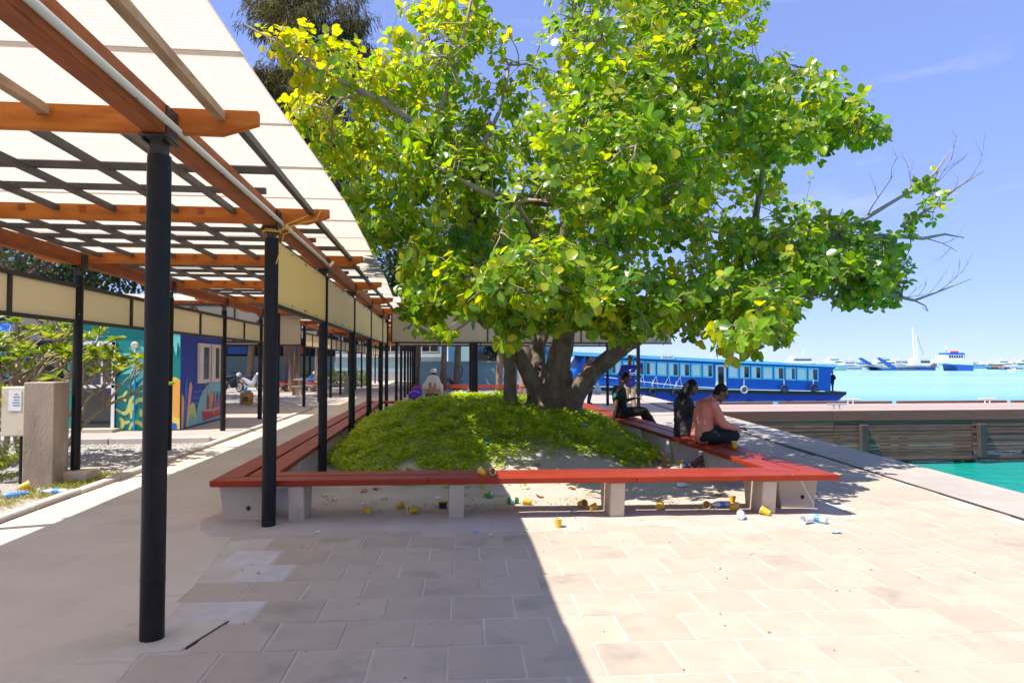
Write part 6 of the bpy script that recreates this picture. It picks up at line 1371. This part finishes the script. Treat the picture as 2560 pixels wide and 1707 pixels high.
# -- long haired woman in charcoal beside him
def longhair(c, Hd, face, hu, hr):
    bk = Hd-face*.06
    for k in (-1, -.5, 0, .5, 1):
        cap(c, bk+hr*.06*k+hu*.02, .055, bk+hr*.085*k-hu*.16-face*.03, .065, 10); cap(c, bk+hr*.085*k-hu*.16-face*.03, .065, V3((bk+hr*.10*k).x-.09, (bk+hr*.11*k).y, Hd.z-.31), .05, 10)
P = V3(3.80, 10.05, .535); Ch = V3(3.80, 10.05, .98); Hd = V3(3.93, 10.03, 1.165)
person('woman with long black hair in a charcoal top sitting beside the man in peach', P, Ch, Hd, V3(.92, -.12, -.32), SD,
    [(V3(3.90, 9.80, .76), V3(4.14, 9.86, .84), V3(.5, .1, .9)), (V3(3.92, 10.30, .74), V3(4.15, 10.2, .66), V3(1, 0, 0))],
    [(V3(4.27, 9.94, .53), V3(4.22, 9.94, .11), V3(1, 0, -.05)), (V3(4.27, 10.18, .53), V3(4.25, 10.18, .11), V3(1, 0, -.05))],
    dict(skin='skin', shirt='cloth_char', trousers='cloth_navy', leg_len=.95, shoe='black_plastic', hair='hair', hem=.08), .95, .009, True, longhair, off=(-.06, .15, 0))
ph = thing('phone', 'dark phone held up in front of the long haired woman', 'phone', (4.14, 10.03, .97)); MB().box((4.14, 10.03, .97), (.012, .075, .15), mtx=Matrix.Rotation(.55, 4, 'Y')).build('case', 'black_plastic', ph, bevel=.004); MB().box((4.147, 10.03, .972), (.004, .066, .13), mtx=Matrix.Rotation(.55, 4, 'Y')).build('screen', 'dark_glass', ph)
# -- young man in black, leaning back on one hand
P = V3(3.74, 13.9, .535); Ch = V3(3.70, 13.9, 1.03); Hd = V3(3.84, 13.88, 1.235)
man, a = person('young man in a black shirt leaning back on one hand further along the bench', P, Ch, Hd, V3(.86, -.1, -.45), SD,
    [(V3(3.56, 13.6, .76), V3(3.50, 13.52, .47), V3(-.3, -.5, -.35)), (V3(3.86, 14.1, .75), V3(4.05, 13.95, .82), V3(1, -.2, .1))],
    [(V3(4.20, 13.78, .56), V3(4.50, 13.75, .12), V3(1, -.1, 0)), (V3(4.22, 14.02, .56), V3(4.42, 14.02, .12), V3(1, 0, 0))],
    dict(skin='skin', shirt='cloth_black', sleeve=.45, trousers='cloth_black', shoe='black_plastic', hair='hair', hem=.05), .97, .010, off=(-.06, -.25, -.0))
MB().ball(V3(3.53, 13.49, .86), (.05, .07, .09), 10).build('back_print', 'cloth_green', man, smooth=True)
ph = thing('phone', 'white phone held by the young man in black', 'phone', (4.11, 13.68, .85)); MB().box((4.11, 13.68, .86), (.14, .07, .012), mtx=Matrix.Rotation(-.3, 4, 'Y')).build('case', 'boat_white', ph); MB().box((4.11, 13.68, .868), (.12, .06, .004), mtx=Matrix.Rotation(-.3, 4, 'Y')).build('screen', 'dark_glass', ph)
# -- man in the blue pullover shading his eyes (stands on the promenade, faces the camera)
P = V3(5.78, 20.9, .93); Ch = V3(5.78, 20.88, 1.43); Hd = V3(5.80, 20.82, 1.655)
man, a = person('man in a royal blue pullover and khaki trousers shading his eyes beside a black post', P, Ch, Hd, V3(-.1, -1, -.1), V3(-1, .1, 0),
    [(V3(5.46, 20.86, 1.16), V3(5.42, 20.80, .92), V3(0, -.05, -1)), (V3(6.14, 20.78, 1.42), V3(5.92, 20.68, 1.70), V3(-.75, -.05, .45))],
    [(V3(5.68, 20.86, .50), V3(5.66, 20.88, .10), V3(-.2, -1, 0)), (V3(5.90, 20.86, .50), V3(5.93, 20.88, .10), V3(.3, -1, 0))],
    dict(skin='skin_dark', shirt='cloth_blue', trousers='cloth_khaki', shoe='black_plastic', hair='hair', hem=.06, collar=False), 1.0, .010, off=(.12, 0, 0))
def text_mesh(s, size, m_, parent, M4, nm):
    cu = bpy.data.curves.new('t', 'FONT'); cu.body = s; cu.size = size; cu.align_x = 'CENTER'; cu.extrude = .002; ob = bpy.data.objects.new('t', cu); col.objects.link(ob)
    me = bpy.data.meshes.new_from_object(ob.evaluated_get(bpy.context.evaluated_depsgraph_get())); bpy.data.objects.remove(ob); me.materials.clear(); me.materials.append(MATS[m_]); me.transform(world_of(parent).inverted() @ M4)
    o = bpy.data.objects.new(nm, me); col.objects.link(o); o.parent = parent; return o
TX = Matrix.Translation((5.895, 20.735, 1.20)) @ Matrix.Rotation(rad(86), 4, 'X')
text_mesh('OCEAN-RIDER', .052, 'boat_white', man, TX, 'shirt_lettering')
MB().ball((5.895, 20.742, 1.305), (.03, .006, .022), 10).build('shirt_emblem', 'boat_white', man); MB().box((5.91, 20.738, 1.165), (.16, .004, .012)).build('shirt_lettering', 'boat_white', man)
# -- passer-by with a bag, half hidden by the low limb
P = V3(5.32, 24.6, .93); Ch = V3(5.36, 24.6, 1.43); Hd = V3(5.42, 24.55, 1.65)
person('passer by in rust and mauve clothes carrying a pale blue bag behind the low limb', P, Ch, Hd, V3(.85, -.5, -.05), V3(.1, -1, 0),
    [(V3(5.42, 24.33, 1.15), V3(5.62, 24.3, .92), V3(.3, 0, -1)), (V3(5.25, 24.86, 1.15), V3(5.35, 24.9, .9), V3(.2, 0, -1))],
    [(V3(5.48, 24.5, .50), V3(5.40, 24.5, .10), V3(1, -.2, 0)), (V3(5.22, 24.7, .50), V3(5.10, 24.7, .12), V3(1, -.2, 0))],
    dict(skin='skin', shirt='cloth_rust', sleeve=.5, trousers='cloth_navy', shoe='black_plastic', hair='hair', hem=.10), .98, .012)
bag = thing('carrier_bag', 'pale blue plastic carrier bag held by the passer by', 'bag', (5.68, 24.3, .5)); b_ = MB(); c = V3(5.69, 24.29, 0)
prof = [(.02, .84), (.05, .78), (.11, .66), (.14, .54), (.13, .44), (.07, .40)]; b_.lathe([(r_, z) for r_, z in prof], 14, c, mtx=Matrix.Diagonal((1, .55, 1, 1))); b_.build('bag', 'bag_blue', bag, smooth=True); MB().torus(V3(5.67, 24.29, .86), .05, .008, Matrix.Rotation(math.pi/2, 4, 'X')).build('handle', 'bag_blue', bag)
# -- figure under a white towel with a cap, seen from behind on the back bench
P = V3(-.20, 20.35, .535); Ch = V3(-.20, 20.45, 1.02); Hd = V3(-.18, 20.56, 1.23)
man, a = person('person with a white cap and a pale towel over the shoulders seen from behind', P, Ch, Hd, V3(0, .9, -.45), V3(1, 0, 0),
    [(V3(.06, 20.55, .76), V3(.02, 20.78, .72), V3(0, 1, 0)), (V3(-.46, 20.55, .76), V3(-.42, 20.78, .72), V3(0, 1, 0))],
    [(V3(-.06, 20.80, .53), V3(-.06, 20.86, .11), V3(0, 1, 0)), (V3(-.34, 20.80, .53), V3(-.34, 20.86, .11), V3(0, 1, 0))],
    dict(skin='skin_mid', trousers='cloth_navy', hair='hair', shoe='black_plastic'), 1.0, .011)
c = MB()
for k in (-1, -.5, 0, .5, 1): cap(c, V3(-.2+.10*k, 20.44, 1.10-.03*abs(k)), .085, V3(-.2+.235*k, 20.38, .80), .07, 10)
for k in (-1, 1): cap(c, V3(-.2+.235*k, 20.40, .85), .075, V3(-.2+.26*k, 20.44, .64), .055, 10)
remesh(c, 'towel', 'cloth_white', man, .014, 2, lambda p: .014*noise.noise((p.x*9, p.y*9, p.z*5)))
cp_ = MB(); cp_.ball(Hd+V3(0, -.01, .055), (.098, .115, .085), 14); cp_.slab([Hd+V3(-.07, .09, .04), Hd+V3(.07, .09, .04), Hd+V3(.05, .18, .0), Hd+V3(-.05, .18, .0)], (0, .01, .012)); cp_.build('cap', 'cloth_white', man, smooth=True)
bp_ = thing('backpack', 'purple backpack standing on the back bench beside the towel wearer', 'backpack', (-.72, 20.35, .42)); c = MB(); cap(c, (-.78, 20.35, .56), .14, (-.68, 20.38, .74), .12, 12); cap(c, (-.66, 20.35, .56), .13, (-.62, 20.38, .72), .10, 12); remesh(c, 'bag', 'cloth_purple', bp_, .012, 1, lambda p: .012*noise.noise((p.x*12, p.y*12, p.z*12)))
c = MB(); cap(c, (-.78, 20.23, .52), .075, (-.70, 20.23, .58), .07, 10); remesh(c, 'front_pocket', 'cloth_purple', bp_, .012, 1); MB().tube([(-.86, 20.24, .66), (-.72, 20.215, .72), (-.58, 20.24, .66)], .007, 5).build('zip', 'cloth_white', bp_)
# -- seated person with a child seat far back, deckhand on the ferry
P = V3(.15, 41.2, .53); Ch = V3(.12, 41.2, 1.02); Hd = V3(.2, 41.15, 1.25)
person('distant seated person in grey beside a child seat on the short red bench', P, Ch, Hd, V3(1, -.3, -.1), V3(.1, -1, 0), [(V3(.3, 40.95, .8), V3(.55, 40.95, .8), V3(1, 0, 0)), (V3(.3, 41.45, .8), V3(.55, 41.4, .8), V3(1, 0, 0))], [(V3(.62, 41.1, .55), V3(.75, 41.1, .12), V3(1, 0, 0)), (V3(.62, 41.35, .55), V3(.85, 41.35, .12), V3(1, 0, 0))], dict(skin='skin_mid', shirt='cloth_grey', trousers='cloth_tan', hair='hair', shoe='black_plastic'), 1.0, .02, True)
cs = thing('child_seat', 'black framed child seat beside the distant seated person', 'seat', (1.05, 41.1, .43)); MB().tube([(.85, 41, .45), (.88, 41.1, 1.2), (1.0, 41.1, 1.3), (1.3, 41.1, 1.3), (1.38, 41.1, 1.15), (1.2, 41, .45)], .03, 6).build('frame', 'black_plastic', cs); MB().box((1.05, 41.15, .7), (.35, .1, .5)).build('cushion', 'cloth_grey', cs)
x0 = fx(2088); zf = f_gn(2088)
P = V3(x0, 55.9, zf+.92); Ch = V3(x0+.03, 55.9, zf+1.42); Hd = V3(x0-.05, 55.85, zf+1.66)
person('deckhand in dark clothes standing at the ferry stern', P, Ch, Hd, V3(-1, -.3, -.1), V3(0, 1, 0), [(V3(x0+.1, 56.15, zf+1.15), V3(x0-.1, 56.2, zf+1.0), V3(-1, 0, 0)), (V3(x0+.14, 55.66, zf+1.15), V3(x0-.08, 55.6, zf+1.02), V3(-1, 0, 0))], [(V3(x0+.05, 56.0, zf+.5), V3(x0+.08, 56.0, zf+.1), V3(-1, 0, 0)), (V3(x0-.06, 55.8, zf+.5), V3(x0-.04, 55.8, zf+.1), V3(-1, 0, 0))], dict(skin='skin_dark', shirt='cloth_black', trousers='cloth_navy', hair='hair', shoe='black_plastic'), 1.0, .022)
# ================================================================ LITTER
def on(x, y): return max(0.0, ground_h(x, y)) if -3 < x < 5.2 and 4.9 < y < 20.9 else 0
def rot(tilt, az): return Matrix.Rotation(az, 4, 'Z') @ Matrix.Rotation(tilt, 4, 'Y')
def cup_thing(p, tilt, az, label, s=1.0, m_='cup_yellow', squash=1.0, group='yellow paper cups littering the ground'):
    t = thing('paper_cup', label, 'cup', p, group); h, r0, r1 = .085*s, .027*s, .038*s
    off = Vector((0, 0, r1*.86)) if tilt > .8 else Vector((0, 0, .001)); Mx = Matrix.Translation(off) @ rot(tilt, az) @ Matrix.Diagonal((1, squash, 1, 1)) @ (Matrix.Translation((0, 0, -h/2)) if tilt > .8 else Matrix.Identity(4))
    mb = MB(); mb.lathe([(r0, 0), (r1, h)], 16, mtx=Mx, cap=False); mb.lathe([(r0*.94, .004), (r1*.95, h)], 16, mtx=Mx, cap=False); n = 16; mb.f += [tuple(range(n-1, -1, -1)), (tuple(2*n+j for j in range(n)))]; mb.f = [f for f in mb.f]
    o = bpy.data.objects.new('cup_wall', mb.mesh('cup_wall', m_, smooth='auto')); col.objects.link(o); o.parent = t; rm = MB().torus((0, 0, h), r1, .003*s, None, 16, 6); rm.v = [tuple(Mx @ Vector(v)) for v in rm.v]; q = bpy.data.objects.new('rim', rm.mesh('rim', 'cup_inside')); col.objects.link(q); q.parent = t
    return t
def G_(x, y):          # first meeting of the line of sight with the ground surface
    d = _ray(x, y); k = 3.0
    while k < 40:
        p = _c+d*k
        if p.z <= on(p.x, p.y): break
        k += .02
    p.z = on(p.x, p.y); return p
CU = [((917, 1284), 1.5, 2.0, 'yellow cup lying nearest the left front bench legs on the sand'), ((1000, 1271), 1.2, .4, 'yellow cup lying mouth forward left of the black food box'), ((1032, 1283), 1.5, 3.6, 'yellow cup on its side just left of the black food box'),
      ((1318, 1262), 1.5, 2.8, 'yellow cup just right of the green drinks can'), ((1455, 1268), 1.3, 5.2, 'pale mouthed yellow cup beside the third bench leg'), ((1482, 1275), 1.5, .6, 'squashed yellow cup against the pale mouthed one'), ((1396, 1318), .0, 0, 'upright yellow cup alone in front of the front bench'),
      ((1648, 1274), 1.5, 1.0, 'yellow cup lying right of the third bench leg'), ((1766, 1270), 1.4, 4.4, 'yellow cup touching the neck of the clear bottle'), ((1831, 1257), 0, 0, 'upright yellow cup standing behind the clear bottle'), ((1835, 1277), 1.5, .2, 'flattened yellow cup in front of the clear bottle'), ((1914, 1288), 1.2, 2.4, 'yellow cup leaning on the right corner bench leg'),
      ((1580, 1134), 1.3, 2.2, 'yellow cup at the edge of the green plants right of the trunk'), ((1657, 1139), 1.1, .8, 'yellow cup half in the plants by the sea side bench'), ((1648, 1152), 1.3, 3.4, 'pale mouthed cup tipped over by the sea side bench'), ((1666, 1156), 1.5, .4, 'yellow cup under the sea side bench left of the plastic bottle'), ((1699, 1162), 1.5, 0, 'yellow cup lying end to end with the bottle under the sea side bench'), ((1738, 1172), 1.5, .6, 'yellow cup beside the striped sandal'), ((1625, 1166), 1.4, 1.4, 'small flattened cup alone on the sand right of the plants')]
for i, (p, ti, az, lb) in enumerate(CU): cup_thing(G_(*p), ti, az, lb, R.uniform(.95, 1.12), squash=.6 if 'squash' in lb or 'flat' in lb else 1)
cup_thing(Vector((3.89, 8.72, .42)), 0, 0, 'upright yellow cup on the bench beside the man in peach')
for x, az, lb in ((.43, 2.2, 'left of two yellow cups crushed on the front bench'), (.535, 4.6, 'right of two yellow cups crushed on the front bench')): cup_thing(Vector((x, 6.86, .42)), 1.25, az, lb, 1.0, squash=.75)
cup_thing(G_(2018, 1308), 1.5, 3.4, 'white cup lying mouth forward outside the right bench corner', 1.15, 'paper', group='white cups')
cup_thing(Vector((-5.12, 8.55, .01)), 1.5, 2.6, 'yellow cup in the grass at the left edge', 1.3); cup_thing(Vector((-5.0, 8.9, .01)), 1.2, .6, 'second yellow cup behind the first in the grass at the left edge', 1.3)
def bottle(p, az, label, m_='bottle_clear', band='bottle_blue', L_=.21, r=.032, capm='bottle_blue', tilt=1.52, name='plastic_bottle', group='plastic bottles littering the ground', roll=0):
    t = thing(name, label, 'bottle', p, group); Mx = Matrix.Translation((0, 0, r*.98)) @ rot(tilt, az) @ Matrix.Translation((0, 0, -L_/2))
    def L(mb, nm, m2, par=t): mb.v = [tuple(Mx @ Vector(v)) for v in mb.v]; o = bpy.data.objects.new(nm, mb.mesh(nm, m2, smooth='auto')); col.objects.link(o); o.parent = par; return o
    L(MB().lathe([(r*.8, 0), (r, .012), (r*.95, L_*.25), (r, L_*.3), (r, L_*.62), (r*.75, L_*.78), (r*.4, L_*.88), (r*.4, L_*.95)], 14), 'body', m_)
    if band: L(MB().lathe([(r*1.02, L_*.30), (r*1.02, L_*.58)], 14, cap=False), 'label_band', band)
    L(MB().lathe([(r*.47, L_*.93), (r*.47, L_), (r*.4, L_*1.003)], 10), 'cap', capm)
bottle(G_(1800, 1268), 3.4, 'clear water bottle with blue label lying behind the right front bench leg', L_=.25); bottle(G_(1852, 1296), 1.2, 'crushed clear bottle with blue cap in the bench shadow', L_=.15, r=.04, band=None); bottle(G_(2042, 1304), 2.2, 'blue bottle lying behind the white cup outside the right corner', L_=.19, r=.036); bottle(G_(1716, 1168), .2, 'blue water bottle under the sea side bench by the sandal', L_=.19)
bottle(Vector((-4.83, 8.45, .0)), .5, 'blue water bottle in the grass left of the kerb', L_=.24, r=.036, m_='bottle_blue'); bottle(Vector((-4.50, 8.60, .0)), 3.3, 'clear water bottle with blue cap on the grass beside the kerb', L_=.26, r=.036)
bottle(G_(1224, 1242), 1.35, 'green glass bottle lying on the sand behind the front bench', 'glass_green', None, .24, .031, 'glass_green', name='glass_bottle', group=None)
cn = thing('drinks_can', 'green drinks can lying on the sand behind the front bench', 'can', G_(1282, 1259)); Mx = Matrix.Translation((0, 0, .033)) @ rot(1.57, .15) @ Matrix.Translation((0, 0, -.06))
for prof, nm, m_ in (([(.025, 0), (.033, .008), (.033, .112), (.026, .122)], 'body', 'can_green'), ([(.0334, .03), (.0334, .075)], 'white_band', 'boat_white'), ([(.026, .1221), (.024, .1225)], 'lid', 'steel')):
    mb = MB().lathe(prof, 16); mb.v = [tuple(Mx @ Vector(v)) for v in mb.v]; o = bpy.data.objects.new(nm, mb.mesh(nm, m_, smooth='auto')); col.objects.link(o); o.parent = cn
p = G_(1107, 1270); fb = thing('food_box', 'small black food box with a yellow wrapper behind the second bench leg', 'box', p); MB().box(p+V3(0, 0, .03), (.09, .07, .06), taper=.8).build('box', 'black_plastic', fb); MB().box(p+V3(.0, 0, .066), (.08, .06, .012), rz=.3).build('wrapper', 'cup_yellow', fb)
def flat_scrap(x, y, w_, m_, label, n=7, lift=.02, nm='paper_scrap', z=None):
    p = G_(x, y); 
    if z: p.z += z
    mb = MB(); c = []; 
    for k in range(n): a = 6.28*k/n; r_ = w_*R.uniform(.6, 1); c.append((p.x+r_*math.cos(a), p.y+r_*.7*math.sin(a), p.z+.006+lift*R.random()))
    mb.slab(c, (0, 0, .004)); o = mb.build(nm, m_, None); tag(o, label, 'litter', 'scraps of litter'); return o
flat_scrap(1707, 1217, .10, 'paper', 'curled white scrap on the sand behind the front bench at the right', lift=.05); flat_scrap(1219, 1123, .09, 'tin_blue', 'crushed blue tin lying among the green plants', lift=.06, z=.06, nm='crushed_tin'); flat_scrap(1272, 1100, .14, 'foam', 'pale foam tray caught in the plants near the middle of the mound', z=.06, lift=.05, nm='foam_tray'); flat_scrap(1465, 1087, .11, 'bag_blue', 'pale blue paper scrap on the plants right of the trunk', z=.08, lift=.09); flat_scrap(792, 1333, .03, 'paper', 'small white scrap in front of the left bench leg'); flat_scrap(1190, 1332, .03, 'bottle_blue', 'tiny blue and white scrap in front of the front bench'); flat_scrap(1228, 1340, .02, 'paper', 'tiny white scrap right of the blue one'); flat_scrap(1433, 1283, .05, 'paper', 'white wrapper in the bench shadow near the third leg'); flat_scrap(1096, 1247, .04, 'paper', 'white twist of paper left of the second bench leg'); flat_scrap(908, 1262, .03, 'paper', 'small white scrap under the left end of the front bench'); flat_scrap(838, 1252, .03, 'bag_blue', 'small bluish scrap on the dry grass left of the cups'); flat_scrap(1890, 1260, .03, 'paper', 'white crumpled scrap left of the right corner leg', lift=.04); flat_scrap(1888, 1227, .03, 'bottle_blue', 'blue scrap in the tree shadow left of the right corner'); flat_scrap(1815, 1222, .04, 'paper', 'white scrap at the edge of the tree shadow'); flat_scrap(2090, 1332, .06, 'bag_blue', 'clear plastic scrap outside the right bench corner')
mb = MB()
for i in range(150):
    x, y = R.uniform(-1.7, 5.0), R.uniform(3.0, 8.4); r_ = R.uniform(.003, .008); mb.box((x, y, on(x, y)+r_*.4), (r_*2, r_*R.uniform(.6, 2.2), r_*.7), rz=R.uniform(0, 3))
tag(mb.build('grit', 'dirt'), 'tiny crumbs and grit scattered over the paving and sand', 'grit', kind='stuff')
